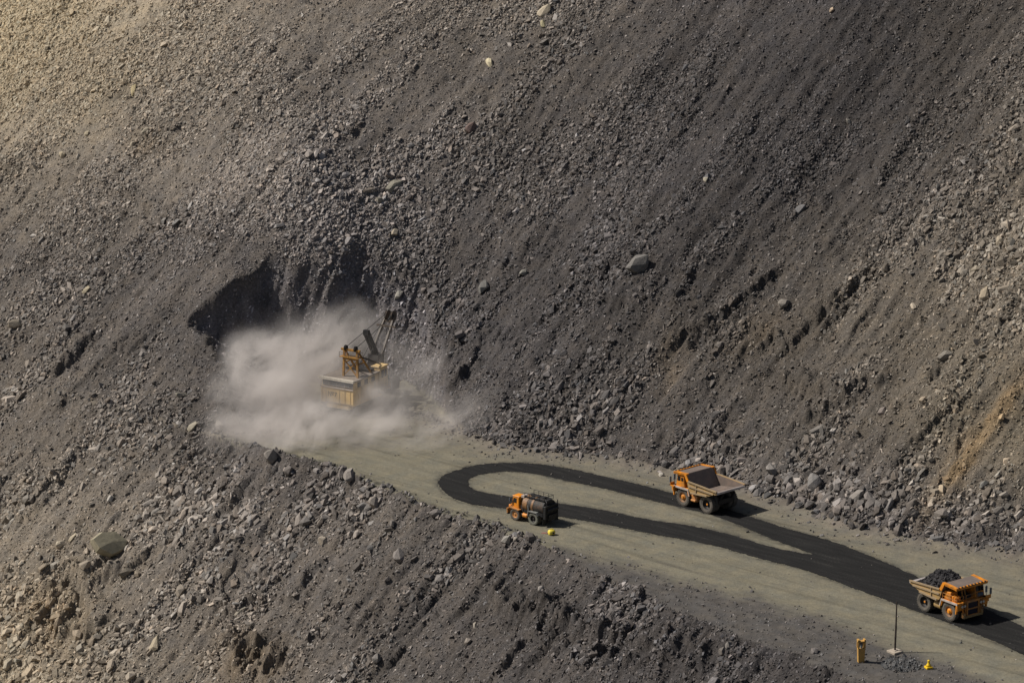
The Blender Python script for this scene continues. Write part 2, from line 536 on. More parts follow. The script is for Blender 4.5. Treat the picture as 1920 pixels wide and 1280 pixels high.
class MB:
    """collects shapes for ONE mesh"""

    def __init__(self):
        self.v = []
        self.f = []

    def hexa(self, p):
        b = len(self.v)
        self.v += [tuple(q) for q in p]
        for q in ((0, 3, 2, 1), (4, 5, 6, 7), (0, 1, 5, 4), (1, 2, 6, 5), (2, 3, 7, 6), (3, 0, 4, 7)):
            self.f.append(tuple(b + i for i in q))
        return self

    def box(self, x0, x1, y0, y1, z0, z1):
        return self.hexa([(x0, y0, z0), (x1, y0, z0), (x1, y1, z0), (x0, y1, z0),
                          (x0, y0, z1), (x1, y0, z1), (x1, y1, z1), (x0, y1, z1)])

    def prism(self, pts, y0, y1):
        """pts in (x, z), counter clockwise seen from -Y"""
        b = len(self.v)
        n = len(pts)
        self.v += [(x, y0, z) for x, z in pts] + [(x, y1, z) for x, z in pts]
        self.f.append(tuple(b + i for i in range(n)))
        self.f.append(tuple(b + n + i for i in reversed(range(n))))
        for i in range(n):
            j = (i + 1) % n
            self.f.append((b + j, b + i, b + n + i, b + n + j))
        return self

    def beam(self, p0, p1, w, h=None, up=(0, 0, 1)):
        h = h or w
        p0 = Vector(p0)
        p1 = Vector(p1)
        d = (p1 - p0).normalized()
        u = Vector(up)
        if abs(d.dot(u)) > .98:
            u = Vector((1, 0, 0))
        s = d.cross(u).normalized() * (w / 2)
        t = s.cross(d).normalized() * (h / 2)
        return self.hexa([p0 - s - t, p0 + s - t, p0 + s + t, p0 - s + t, p1 - s - t, p1 + s - t, p1 + s + t, p1 - s + t])

    def tube(self, p0, p1, r, n=10, r1=None):
        r1 = r if r1 is None else r1
        p0 = Vector(p0)
        p1 = Vector(p1)
        d = (p1 - p0).normalized()
        u = Vector((0, 0, 1)) if abs(d.z) < .9 else Vector((1, 0, 0))
        s = d.cross(u).normalized()
        t = s.cross(d).normalized()
        b = len(self.v)
        for p, rr in ((p0, r), (p1, r1)):
            for i in range(n):
                a = 2 * math.pi * i / n
                self.v.append(tuple(p + s * (math.cos(a) * rr) + t * (math.sin(a) * rr)))
        for i in range(n):
            j = (i + 1) % n
            self.f.append((b + i, b + j, b + n + j, b + n + i))
        self.f.append(tuple(b + i for i in reversed(range(n))))
        self.f.append(tuple(b + n + i for i in range(n)))
        return self

    def path(self, pts, r, n=6):
        for a, c in zip(pts[:-1], pts[1:]):
            self.tube(a, c, r, n)
        return self

    def lathe(self, prof, c, axis='y', n=32, sy=1.0, sz=1.0):
        """prof: (radius, along) pairs, closed into a solid of revolution"""
        b = len(self.v)
        m = len(prof)
        for i in range(n):
            a = 2 * math.pi * i / n
            ca, sa = math.cos(a), math.sin(a)
            for r, y in prof:
                if axis == 'y':
                    self.v.append((c[0] + r * ca, c[1] + y, c[2] + r * sa))
                elif axis == 'x':
                    self.v.append((c[0] + y, c[1] + r * ca * sy, c[2] + r * sa * sz))
                else:
                    self.v.append((c[0] + r * ca, c[1] + r * sa, c[2] + y))
        for i in range(n):
            k = (i + 1) % n
            for j in range(m - 1):
                self.f.append((b + i * m + j, b + i * m + j + 1, b + k * m + j + 1, b + k * m + j))
        return self

    def build(self, name, mat, parent=None, smooth=False, bevel=0.0):
        me = bpy.data.meshes.new(name)
        me.from_pydata(self.v, [], self.f)
        bm = bmesh.new()
        bm.from_mesh(me)
        bmesh.ops.recalc_face_normals(bm, faces=bm.faces)
        if bevel:
            try:
                bmesh.ops.bevel(bm, geom=bm.edges[:], offset=bevel, segments=1, affect='EDGES', clamp_overlap=True)
            except Exception:
                pass
        bm.to_mesh(me)
        bm.free()
        if smooth:
            for p in me.polygons:
                p.use_smooth = True
        me.materials.append(mat)
        return add(name, me, parent)


# ------------------------------------------------------------------ terrain mesh
def spread(lo, hi, step, out_lo, out_hi):
    a = list(np.arange(lo, hi + step / 2, step))
    s = step
    while a[-1] < out_hi:
        s *= 1.35
        a.append(a[-1] + s)
    s = step
    pre = []
    v = lo
    while v > out_lo:
        s *= 1.35
        v -= s
        pre.append(v)
    return np.array(pre[::-1] + a)


GX = spread(-126, 128, 0.30, -900, 900)
GY = spread(490, 790, 0.33, -40, 1500)
XX, YY = np.meshgrid(GX, GY)
ZZ, FLAT, PX, PY, SC, CARV, TT, NN, DL, DU = full_height(XX, YY)


def srgb(v):
    v = v / 255.0
    return np.where(v <= 0.04045, v / 12.92, ((v + 0.055) / 1.055) ** 2.4)


ALB = 1.62     # photographed value, light and shade included, to surface albedo at this exposure


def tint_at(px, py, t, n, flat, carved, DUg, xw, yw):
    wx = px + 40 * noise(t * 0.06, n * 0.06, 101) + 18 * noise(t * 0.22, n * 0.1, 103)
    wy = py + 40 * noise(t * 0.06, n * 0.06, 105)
    lum = srgb(look(LUM, wx, wy)) * ALB  # painted light and shade enter the albedo along with the rock tone
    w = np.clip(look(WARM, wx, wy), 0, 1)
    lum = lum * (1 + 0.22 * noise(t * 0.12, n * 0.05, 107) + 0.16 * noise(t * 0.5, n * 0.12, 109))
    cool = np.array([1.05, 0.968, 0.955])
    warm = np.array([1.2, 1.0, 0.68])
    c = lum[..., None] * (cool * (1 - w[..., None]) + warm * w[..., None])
    # ochre seams
    och = 1.3 * blob(px, py, 1850, 800, 140, 13, -54) + .7 * blob(px, py, 1810, 850, 110, 24, -56) + 0.5 * blob(px, py, 95, 1150, 70, 60, 60) \
        + 0.4 * blob(px, py, 470, 1240, 70, 55, 0) + 0.2 * blob(px, py, 1430, 620, 60, 26, -30) + .3 * blob(px, py, 270, 280, 40, 18, 0) \
        + 0.25 * blob(px, py, 1260, 690, 26, 60, 10)
    och = np.clip(och * (0.75 + 0.7 * noise(t * 0.7, n * 0.12, 111)), 0, 1)[..., None]
    c = c * (1 - och) + np.array([0.30, 0.222, 0.135]) * 1.0 * och
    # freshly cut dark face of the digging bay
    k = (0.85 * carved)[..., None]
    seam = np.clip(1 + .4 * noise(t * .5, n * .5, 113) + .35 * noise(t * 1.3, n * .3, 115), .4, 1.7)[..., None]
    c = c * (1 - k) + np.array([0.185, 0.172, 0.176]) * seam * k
    # bench: fine olive crushed surface, dark slumped apron
    f = np.clip(flat, 0, 1)[..., None]
    st = 1 + 0.10 * noise(t * 0.05, n * 0.5, 121) + 0.07 * noise(t * 0.16, n * 1.6, 123) + .08 * noise(t * .2, n * .25, 125)
    olive = np.array([0.181, 0.169, 0.128]) * st[..., None]
    dark = np.array([0.092, 0.086, 0.080]) * (1 + 0.18 * noise(t * 0.3, n * 0.6, 127))[..., None]
    a = apron(px, py)[..., None]
    a = np.clip(a + 0.35 * (noise(t * 0.12, n * 0.7, 129) > 0.45)[..., None] * blob(px, py, 1380, 1120, 300, 40, 20)[..., None], 0, 1)
    # older wheel marks and the dirt strip washed from the toe
    mk = sstep(.25, .55, noise(t * 0.035 + 9, n * 0.75, 131)) * 0.22 + sstep(.3, .6, noise(t * .03, n * 1.7, 133)) * .14
    olive = olive * (1 - mk)[..., None]
    ts = 1.1 * np.exp(-np.abs(DUg) / 4.2)[..., None] * (0.8 + .3 * noise(t * .3, n * .4, 135))[..., None]
    ts = np.clip(ts, 0, 1)
    olive = olive * (1 - ts) + np.array([0.150, 0.132, 0.115]) * ts
    bc = olive * (1 - a) + dark * a
    # spray and tracked mud just outside the watered track
    sel = (flat > .5) & (px > 700) & (px < 2700) & (py > 800)
    fr = np.zeros_like(px)
    do = poly_dist(xw[sel], yw[sel], np.array([ground(*q)[:2] for q in OUTER]))
    di = poly_edge(xw[sel], yw[sel], np.array([ground(*q)[:2] for q in INNER]))
    dd = np.where(do > 0, do, di)
    fr[sel] = np.clip(np.exp(-dd / .55) * (.75 + .9 * noise(t[sel] * .8, n[sel] * 1.1, 137)), 0, 1) + .25 * np.clip(np.exp(-dd / 1.6) * noise(t[sel] * .25, n[sel] * 1.4, 139), 0, 1)
    fr = np.clip(fr, 0, .9)[..., None]
    bc = bc * (1 - fr) + np.array([.04, .039, .036]) * fr
    return c * (1 - f) * 0.85 + bc * f


OUTER = [(820, 905), (826, 895), (840, 886), (880, 873), (930, 867), (990, 867), (1060, 876), (1130, 892), (1210, 910), (1280, 929),
         (1390, 962), (1480, 992), (1560, 1013), (1640, 1045), (1720, 1080), (1850, 1142), (1920, 1174), (2600, 1500), (2600, 1570),
         (1920, 1224), (1800, 1175), (1720, 1145), (1640, 1117), (1560, 1086), (1500, 1064), (1420, 1046), (1340, 1021), (1260, 1007),
         (1200, 996), (1130, 981), (1040, 966), (950, 952), (900, 948), (860, 939), (832, 923)]
INNER = [(876, 905), (880, 896), (900, 888), (950, 882), (1000, 886), (1060, 900), (1120, 912), (1200, 932), (1260, 947), (1340, 965),
         (1400, 990), (1460, 1015), (1535, 1041), (1500, 1036), (1440, 1024), (1380, 1004), (1300, 985), (1220, 975), (1130, 955),
         (1060, 945), (950, 930), (900, 922), (882, 914)]


def poly_edge(x, y, P):
    d2 = np.full(x.shape, 1e18)
    for i in range(len(P)):
        a, b = P[i], P[(i + 1) % len(P)]
        ex, ey = b - a
        t = np.clip(((x - a[0]) * ex + (y - a[1]) * ey) / (ex * ex + ey * ey), 0, 1)
        d2 = np.minimum(d2, (x - a[0] - t * ex) ** 2 + (y - a[1] - t * ey) ** 2)
    return np.sqrt(d2)


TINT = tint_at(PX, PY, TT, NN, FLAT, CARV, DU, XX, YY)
nyy, nxx = XX.shape
idx = np.arange(nyy * nxx).reshape(nyy, nxx)
quads = np.stack([idx[:-1, :-1], idx[:-1, 1:], idx[1:, 1:], idx[1:, :-1]], -1).reshape(-1, 4)
cent_flat = (FLAT[:-1, :-1] + FLAT[1:, 1:] + FLAT[:-1, 1:] + FLAT[1:, :-1]).ravel() / 4
cent_dl = (DL[:-1, :-1] + DL[1:, 1:]).ravel() / 2
VV = np.stack([XX, YY, ZZ], -1).reshape(-1, 3)
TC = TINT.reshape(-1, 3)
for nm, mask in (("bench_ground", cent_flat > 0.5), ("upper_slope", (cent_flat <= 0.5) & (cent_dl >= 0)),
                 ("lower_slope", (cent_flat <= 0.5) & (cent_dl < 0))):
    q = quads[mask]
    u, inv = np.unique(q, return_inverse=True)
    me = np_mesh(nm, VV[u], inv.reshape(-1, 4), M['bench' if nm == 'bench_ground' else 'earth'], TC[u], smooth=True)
    o = add(nm, me)
    o["kind"] = "structure"


def z_at(x, y):
    """height on the built grid (bilinear)"""
    x = np.asarray(x, float)
    y = np.asarray(y, float)
    ix = np.clip(np.searchsorted(GX, x) - 1, 0, nxx - 2)
    iy = np.clip(np.searchsorted(GY, y) - 1, 0, nyy - 2)
    u = (x - GX[ix]) / (GX[ix + 1] - GX[ix])
    v = (y - GY[iy]) / (GY[iy + 1] - GY[iy])
    return (ZZ[iy, ix] * (1 - u) + ZZ[iy, ix + 1] * u) * (1 - v) + (ZZ[iy + 1, ix] * (1 - u) + ZZ[iy + 1, ix + 1] * u) * v


def cell(x, y):
    ix = np.clip(np.rint(np.interp(x, GX, np.arange(nxx))).astype(int), 0, nxx - 1)
    iy = np.clip(np.rint(np.interp(y, GY, np.arange(nyy))).astype(int), 0, nyy - 1)
    return iy, ix


def hit(px, py):
    """the place on the slope seen at a photo pixel"""
    u = (px - 960) / FPX
    v = (640 - py) / FPX
    d = np.array([u, CP + v * SP, -SP + v * CP])
    k = np.arange(480, 800, 0.25)
    p = d[None, :] * k[:, None] + np.array([0, 0, CH])
    below = p[:, 2] < z_at(p[:, 0], p[:, 1])
    i = int(np.argmax(below)) if below.any() else len(k) - 1
    return p[i]


# ------------------------------------------------------------------ stones
def hull_stone(seed, npts, boxy=0.5, flat=(1, 1, 1)):
    """angular broken stone: a skewed block with some corners knocked off"""
    r = random.Random(seed)
    bm = bmesh.new()
    sk = Matrix(((1, r.uniform(-.35, .35), r.uniform(-.2, .2)), (0, 1, r.uniform(-.3, .3)), (0, 0, 1)))
    corners = [(a, b, c) for a in (-1, 1) for b in (-1, 1) for c in (-1, 1)]
    r.shuffle(corners)
    drop = 1 if npts < 12 else 0
    for k, c in enumerate(corners[drop:]):
        if npts >= 12 and k < (1 if npts < 20 else 3):
            for ax in range(3):                      # a broken corner becomes a facet
                q = [c[i] * (r.uniform(.25, .6) if i == ax else r.uniform(.86, 1.04)) for i in range(3)]
                v = sk @ Vector(q)
                bm.verts.new(v * .72)
        else:
            q = [c[i] * r.uniform(.74, 1.08) for i in range(3)]
            bm.verts.new(sk @ Vector(q) * .72)
    res = bmesh.ops.convex_hull(bm, input=bm.verts[:])
    junk = [g for g in res["geom_interior"] if isinstance(g, bmesh.types.BMVert)]
    bmesh.ops.delete(bm, geom=junk, context='VERTS')
    loose = [v for v in bm.verts if not v.link_faces]
    bmesh.ops.delete(bm, geom=loose, context='VERTS')
    bmesh.ops.triangulate(bm, faces=bm.faces[:])
    bm.normal_update()
    bm.verts.index_update()
    V = np.array([tuple(v.co) for v in bm.verts])
    F = np.array([[v.index for v in f.verts] for f in bm.faces])
    bm.free()
    return V, F


def craggy_stone(seed, npts, boxy=.45):
    """irregular many-sided broken stone"""
    r = random.Random(seed)
    bm = bmesh.new()
    sk = Matrix(((1, r.uniform(-.3, .3), r.uniform(-.2, .2)), (0, 1, r.uniform(-.3, .3)), (0, 0, 1)))
    for _ in range(npts):
        v = Vector((r.gauss(0, 1), r.gauss(0, 1), r.gauss(0, 1))).normalized()
        mxn = max(abs(v.x), abs(v.y), abs(v.z))
        v = v * ((1 - boxy) + boxy / mxn) * r.uniform(.72, 1.0)
        bm.verts.new(sk @ v)
    res = bmesh.ops.convex_hull(bm, input=bm.verts[:])
    junk = [g for g in res["geom_interior"] if isinstance(g, bmesh.types.BMVert)]
    bmesh.ops.delete(bm, geom=junk, context='VERTS')
    bmesh.ops.delete(bm, geom=[v for v in bm.verts if not v.link_faces], context='VERTS')
    bmesh.ops.triangulate(bm, faces=bm.faces[:])
    bm.normal_update()
    bm.verts.index_update()
    V = np.array([tuple(v.co) for v in bm.verts])
    F = np.array([[v.index for v in f.verts] for f in bm.faces])
    bm.free()
    return V, F


BIGP = [hull_stone(100 + i, 13, 0.6) for i in range(9)] + [craggy_stone(150 + i, 12) for i in range(11)]
SMALLP = [hull_stone(300 + i, 8, 0.4) for i in range(12)]


def axis_rot(v):
    """rotation matrices from rotation vectors"""
    a = np.linalg.norm(v, axis=1) + 1e-9
    k = v / a[:, None]
    K = np.zeros((len(v), 3, 3))
    K[:, 0, 1], K[:, 0, 2], K[:, 1, 2] = -k[:, 2], k[:, 1], -k[:, 0]
    K[:, 1, 0], K[:, 2, 0], K[:, 2, 1] = k[:, 2], -k[:, 1], k[:, 0]
    sa, ca = np.sin(a)[:, None, None], np.cos(a)[:, None, None]
    return np.eye(3)[None] + sa * K + (1 - ca) * (K @ K)


FALL = np.array([[.82 * .669, -.743, -.57 * .669], [.82 * .743, .669, -.57 * .743], [.57, 0, .82]])   # long axis down the slope


def rot_mats(n, loose=0.5):
    return axis_rot(rng.normal(0, loose, (n, 3)) * np.array([1, 1, 1.2])) @ FALL[None]


def stone_tints(base, n):
    val = np.exp(rng.normal(0.05, 0.29, n))
    pale = rng.random(n) < 0.07
    val = np.where(pale, val * 1.7, val)
    w = rng.normal(0, 0.03, n)
    hue = np.stack([1 + w, np.ones(n), 1 - w], -1)
    c = base * val[:, None] * hue
    mxc = c.max(1, keepdims=True)
    return np.maximum(c * np.minimum(1, .44 / mxc), .01)


def scatter_mesh(name, pos, rad, tint, protos):
    n = len(pos)
    pid = rng.integers(0, len(protos), n)
    Rm = rot_mats(n)
    sc = np.stack([rng.uniform(.95, 1.65, n), rng.uniform(.7, 1.0, n), rng.uniform(.42, .8, n)], -1) * rad[:, None]
    Vs, Fs, Cs = [], [], []
    off = 0
    for k, (V, F) in enumerate(protos):
        s = np.nonzero(pid == k)[0]
        if not len(s):
            continue
        W = np.einsum('nij,nvj->nvi', Rm[s], V[None] * sc[s][:, None, :]) + pos[s][:, None, :]
        m = len(V)
        Fi = F[None] + (np.arange(len(s)) * m)[:, None, None] + off
        Vs.append(W.reshape(-1, 3))
        Fs.append(Fi.reshape(-1, 3))
        Cs.append(np.repeat(tint[s], m, axis=0))
        off += len(s) * m
    me = np_mesh(name, np.concatenate(Vs), np.concatenate(Fs), M['stones'], np.concatenate(Cs), nv=3)
    o = add(name, me)
    o["kind"] = "stuff"
    return o


def candidates(n):
    y = rng.uniform(500, 775, n)
    x = rng.uniform(-1, 1, n) * 0.185 * y
    iy, ix = cell(x, y)
    return x, y, iy, ix


def streaks(t, n):
    return 0.75 + 0.6 * noise(t * 0.14, n * 0.035, 201) + 0.4 * noise(t * 0.5, n * 0.12, 203) + .35 * noise(t * .06, n * .06, 205)


# coarse rubble
NC = 940000
x, y, iy, ix = candidates(NC)
px, py, t_, n_ = PX[iy, ix], PY[iy, ix], TT[iy, ix], NN[iy, ix]
flat = FLAT[iy, ix]
du = DU[iy, ix]
dl = DL[iy, ix]
dia = 0.86 * look(DIA, px, py) / 11.6 * np.exp(rng.normal(-0.16, 0.38, NC))
clu = clusters(t_, n_, px, py)
dia = dia * (0.8 + 0.3 * clu + 0.12 * noise(t_ * .12, n_ * .08, 211))
cov = 0.07 + 0.83 * clu
cov = np.maximum(cov * (1 - 0.55 * CARV[iy, ix]), .3 * CARV[iy, ix]) * (1 - .55 * np.clip(SC[iy, ix] - .3, 0, 1))
# bare bench; stones gather at the toe and along the edge
toe = np.where(flat > .5, np.exp(-np.abs(du) / 1.1) * 0.8, 1)
edge = np.where(flat > .5, np.exp(-dl / 0.9) * (0.9 if True else 0) * (t_ < -370) + np.exp(-dl / .5) * .4, 0)
cov = np.where(flat > .5, np.maximum(toe, edge) * 0.8, cov)
cov = cov + (flat > .5) * apron(px, py) * 0.05
dia = np.where((flat > .5) & (toe < .3) & (edge < .3), dia * .5, dia)
area = 0.785 * (.88 * look(DIA, px, py) / 11.6) ** 2
dens = 2.1 * cov / area                       # per m2
cand_per_m2 = NC / (275 * 2 * 0.185 * 637)
keep = rng.random(NC) < dens / cand_per_m2
x, y, dia, flat, px, py = x[keep], y[keep], np.clip(dia[keep], .14, 2.2), flat[keep], px[keep], py[keep]
iy, ix = iy[keep], ix[keep]
rad = dia / 2
z = z_at(x, y) + rad * rng.uniform(-.15, .35, len(x))
POS = np.stack([x, y, z], -1)
RAD = rad
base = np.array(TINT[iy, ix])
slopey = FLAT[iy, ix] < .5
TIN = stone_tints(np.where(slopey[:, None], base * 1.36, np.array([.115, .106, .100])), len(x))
BPX, BPY = px, py

# the largest stones become boulders of their own
inframe = (BPX > 6) & (BPX < 1914) & (BPY > 6) & (BPY < 1274)
hidden = (BPX > 420) & (BPX < 760) & (BPY > 560) & (BPY < 840)
order = np.argsort(-(RAD * inframe * (~hidden)))


BOULDERS = [
    # px, py, size px, tint, shape (sx, sy, sz), label
    (203, 1040, 70, (.27, .245, .175), (1.2, 1.0, .5), "huge flat olive slab jutting from the lower slope, the largest boulder of all"),
    (1197, 505, 40, (.15, .142, .132), (1.0, .95, 1.0), "big lone squarish grey boulder on the dark slope above the empty dump truck"),
    (1021, 24, 28, (.42, .36, .27), (1.3, .7, .5), "pale tabular boulder heading the diagonal boulder band near the slope top"),
    (918, 121, 21, (.50, .44, .30), (1.2, .6, .6), "whitish upright slab halfway along the diagonal boulder band"),
    (1018, 48, 16, (.36, .32, .20), (1.2, .7, .5), "yellowish slab just below the pale tabular boulder near the slope top"),
    (884, 246, 24, (.155, .112, .098), (1.1, .8, .9), "reddish brown boulder standing in the diagonal boulder band"),
    (737, 355, 30, (.22, .205, .165), (1.3, .9, .6), "broad olive grey block in the boulder cluster above the shovel"),
    (693, 360, 22, (.21, .18, .15), (1.4, .6, .5), "slanted brownish slab in the boulder cluster above the shovel"),
    (712, 378, 15, (.24, .22, .18), (1, .9, .8), "small rounded block under the broad olive grey block of the cluster"),
    (117, 294, 15, (.34, .29, .21), (1, .9, .9), "pale lone cube-like stone on the smooth tan slope above the dust"),
    (248, 276, 14, (.30, .26, .20), (1.1, .9, .8), "pale lone stone beside the rusty patch high on the tan slope"),
    (163, 254, 12, (.36, .31, .22), (1, .9, .7), "small pale lone stone uphill of the cube-like stone"),
    (250, 172, 20, (.36, .30, .18), (1.5, .6, .4), "flat straw-coloured slab lying on the sunlit gravel slope"),
    (272, 249, 15, (.26, .23, .18), (1.2, .9, .7), "grey tan block just above the lone stone by the rusty patch"),
    (740, 441, 18, (.30, .26, .20), (.9, 1.1, .8), "tan angular boulder alone between the boulder cluster and the dust"),
    (747, 559, 17, (.33, .31, .27), (1.2, .8, .8), "pale block lodged just above the shovel boom tip"),
    (906, 544, 26, (.14, .135, .125), (1.2, .9, .9), "dark pointed boulder on the dark slope uphill of the water tanker"),
    (981, 515, 14, (.22, .21, .185), (.8, 1, .9), "grey upright stone uphill of the dark pointed boulder"),
    (1323, 339, 13, (.36, .33, .26), (1, .9, .8), "single pale stone on the dark fine scree"),
    (1591, 231, 13, (.24, .22, .19), (.7, 1.2, .6), "narrow grey stone standing on the darkest scree"),
    (1559, 21, 11, (.46, .36, .26), (1, .8, .7), "tiny cream stone near the top edge of the dark scree"),
    (1468, 574, 25, (.20, .18, .155), (1.1, .9, .7), "grey boulder below a reddish patch on the gullied slope"),
    (1846, 556, 25, (.30, .25, .18), (1.4, .8, .6), "tan elongated slab in the gravel above the ochre seam"),
    (1874, 458, 18, (.34, .29, .22), (.9, .9, 1), "pale upright block in the sunlit gravel high above the ochre seam"),
    (1828, 509, 18, (.30, .26, .2), (1, .9, .8), "rounded tan block between the upright block and the elongated slab"),
    (1771, 675, 24, (.21, .19, .16), (1.2, .9, .8), "squat grey brown boulder midway up the gullied slope"),
    (1712, 577, 15, (.42, .36, .28), (.7, 1.1, .6), "pale sliver-shaped stone on the brown gullied slope"),
    (1655, 776, 16, (.21, .18, .16), (1, .9, .9), "round grey brown stone low on the brown gullied slope"),
    (1730, 754, 12, (.38, .31, .23), (1, .9, .9), "small pale pink round stone low on the brown gullied slope"),
    (1447, 886, 28, (.20, .185, .17), (1.1, .8, .9), "big grey toe boulder behind the empty dump truck, uphill of the group"),
    (1526, 912, 34, (.19, .18, .17), (1.2, 1, .9), "largest angular grey boulder at the slope toe beyond the empty dump truck"),
    (1481, 919, 20, (.23, .205, .19), (1, .9, .9), "grey block at the toe next to the largest toe boulder"),
    (1607, 935, 26, (.22, .20, .18), (1.3, .9, .7), "broad grey block at the slope toe, farther along the bench from the largest toe boulder"),
    (1503, 941, 19, (.24, .21, .19), (1.2, .8, .6), "flat block lying on the bench rim under the largest toe boulder"),
    (1392, 866, 20, (.23, .20, .18), (1.3, .8, .6), "flat grey slab at the toe just behind the empty dump truck hopper"),
    (362, 803, 24, (.30, .27, .21), (1.2, .8, .5), "pale leaning slab near the bay rim under the dust"),
    (340, 744, 21, (.27, .25, .20), (1.5, .6, .5), "thin pale slab on the hillside beside the dust"),
    (410, 802, 18, (.21, .19, .165), (1, .9, .8), "grey block right at the rim beside the pale leaning slab"),
    (162, 545, 17, (.36, .31, .22), (1.4, .8, .5), "cream elongated stone alone on the hillside far from the dust"),
    (30, 612, 30, (.22, .19, .15), (1.4, .8, .7), "brown slab in the rough patch at the far end of the hillside"),
    (701, 947, 25, (.25, .22, .19), (1, .9, .9), "tan boulder just below the bench edge, uphill of the rubble fan"),
    (816, 966, 21, (.20, .18, .165), (1.1, .9, .8), "grey boulder on the bench edge downhill of the loop of dark track"),
    (950, 1018, 17, (.26, .245, .22), (1, .9, .9), "pale grey block on the bench edge below the water tanker"),
    (966, 1016, 10, (.30, .27, .23), (1, .9, .9), "small pale block next to the pale grey block below the tanker"),
    (606, 1018, 20, (.30, .26, .21), (.9, .9, 1), "tan upright block in the rubble fan below the bench edge"),
    (654, 897, 28, (.24, .215, .19), (1.3, .8, .8), "jagged grey block on the rim below the edge of the dust"),
    (509, 862, 25, (.21, .19, .17), (.9, .8, 1.1), "upright dark grey block on the rim at the foot of the dust"),
    (1014, 1108, 15, (.24, .22, .20), (1, .9, .9), "square grey block alone on the dark lower slope below the yellow jug"),
    (876, 1207, 15, (.25, .22, .19), (1, .8, .8), "lone tan cube-like block low on the lower slope"),
    (890, 1174, 13, (.27, .24, .2), (1.3, .6, .5), "thin tan slab just uphill of the lone cube-like block"),
    (748, 1046, 28, (.20, .18, .165), (1.2, .9, .8), "wide grey boulder in the middle of the rubble fan"),
    (680, 954, 20, (.17, .16, .15), (1, .9, .9), "dark grey boulder touching the tan boulder below the bench edge"),
    (1527, 1223, 20, (.17, .155, .145), (1.3, .8, .6), "flat brownish grey stone on the dark apron beside the ochre post"),
    (1366, 1214, 18, (.17, .155, .14), (1, .9, .9), "upper one of two brown stones under the dark apron"),
    (1354, 1226, 21, (.15, .135, .12), (1.1, .9, .9), "lower one of two brown stones under the dark apron"),
    (236, 1077, 22, (.20, .175, .14), (1.1, .8, .9), "brown block just below the huge olive slab"),
    (257, 1078, 14, (.26, .22, .17), (1, .9, .9), "small tan stone beside the brown block below the olive slab"),
    (338, 1112, 26, (.22, .19, .155), (1.2, .9, .8), "rough brown block alone on the smooth lower slope"),
    (291, 1209, 26, (.34, .29, .21), (1.5, .7, .6), "pale long slab low on the lower slope"),
    (450, 1150, 20, (.28, .25, .2), (1.4, .7, .6), "pale slab above the root-like gullied bank"),
    (112, 1024, 18, (.44, .38, .29), (1.1, .9, .8), "whitish block uphill of the huge olive slab"),
    (137, 1010, 18, (.36, .31, .23), (1.4, .7, .5), "cream slab next to the whitish block above the olive slab"),
    (146, 1196, 24, (.34, .28, .21), (1.1, .9, .8), "large tan block at the foot of the yellowish scarp"),
    (245, 1272, 26, (.30, .26, .21), (1.2, .9, .8), "large pale block at the very bottom of the lower slope"),
    (1240, 892, 9, (.40, .37, .32), (1, .9, .9), "small white stone on the bench ahead of the empty dump truck"),
]


def region(px, py):
    if py < 470:
        if px < 520:
            return "on the sunlit gravel high above the dust"
        if px < 1080:
            return "in the boulder band above the shovel"
        if px < 1560:
            return "on the dark scree high above the empty dump truck"
        return "in the high gravel far above the loaded dump truck"
    if px < 440 and py < 830:
        return "on the hillside beside the dust"
    if py < 0.13 * px + 560 and px > 700:
        if px < 1240:
            return "on the dark slope uphill of the tanker"
        return "on the brown gullied slope"
    if px > 780 and py < 790 + 0.14 * (px - 820) + 10 and py < 1060:
        if px < 1240:
            return "at the slope toe beyond the tanker and track loop"
        if px < 1680:
            return "at the slope toe beyond the empty dump truck"
        return "at the slope toe uphill of the loaded dump truck"
    if px < 330 and py > 1130:
        return "at the foot of the yellowish scarp"
    if px < 330:
        return "around the huge olive slab"
    if px < 560:
        return "in the blocky fan under the foot of the dust"
    if px < 900:
        return "in the rubble fan below the bench edge"
    if px < 1250:
        return "on the dark lower slope below the tanker"
    return "on the dark lower slope below the ochre post"


bmesh_protos = []
for i in range(24):
    V, F = craggy_stone(900 + i, 17 if i % 3 else 30, .5)
    bmesh_protos.append(np_mesh("boulder_stone_%d" % i, V, F, M['boulder'], nv=3))


def place_boulder(p, r, tint, sh, label, group, slab=False, sink=0.3):
    o = bpy.data.objects.new("boulder", bmesh_protos[random.randrange(8) * 3 if slab else random.randrange(24)])
    COL.objects.link(o)
    e = 0.6
    gx = float(z_at(p[0] + e, p[1]) - z_at(p[0] - e, p[1])) / (2 * e)
    gy = float(z_at(p[0], p[1] + e) - z_at(p[0], p[1] - e)) / (2 * e)
    nrm = Vector((-gx, -gy, 1)).normalized()
    nrm = (nrm + Vector((random.uniform(-.4, .4), random.uniform(-.4, .4), 0))).normalized()
    q = Vector((0, 0, 1)).rotation_difference(nrm)
    spin = Matrix.Rotation(R(48) + random.uniform(-.7, .7), 4, 'Z')
    o.rotation_euler = (q.to_matrix().to_4x4() @ spin).to_euler()
    o.scale = (r * sh[0], r * sh[1], r * sh[2])
    zz = float(z_at(p[0], p[1]))
    o.location = (p[0], p[1], zz + r * sh[2] * (1 - 2 * sink))
    o.color = (*tint, 1)
    tag(o, label, "boulder", group)
    return o


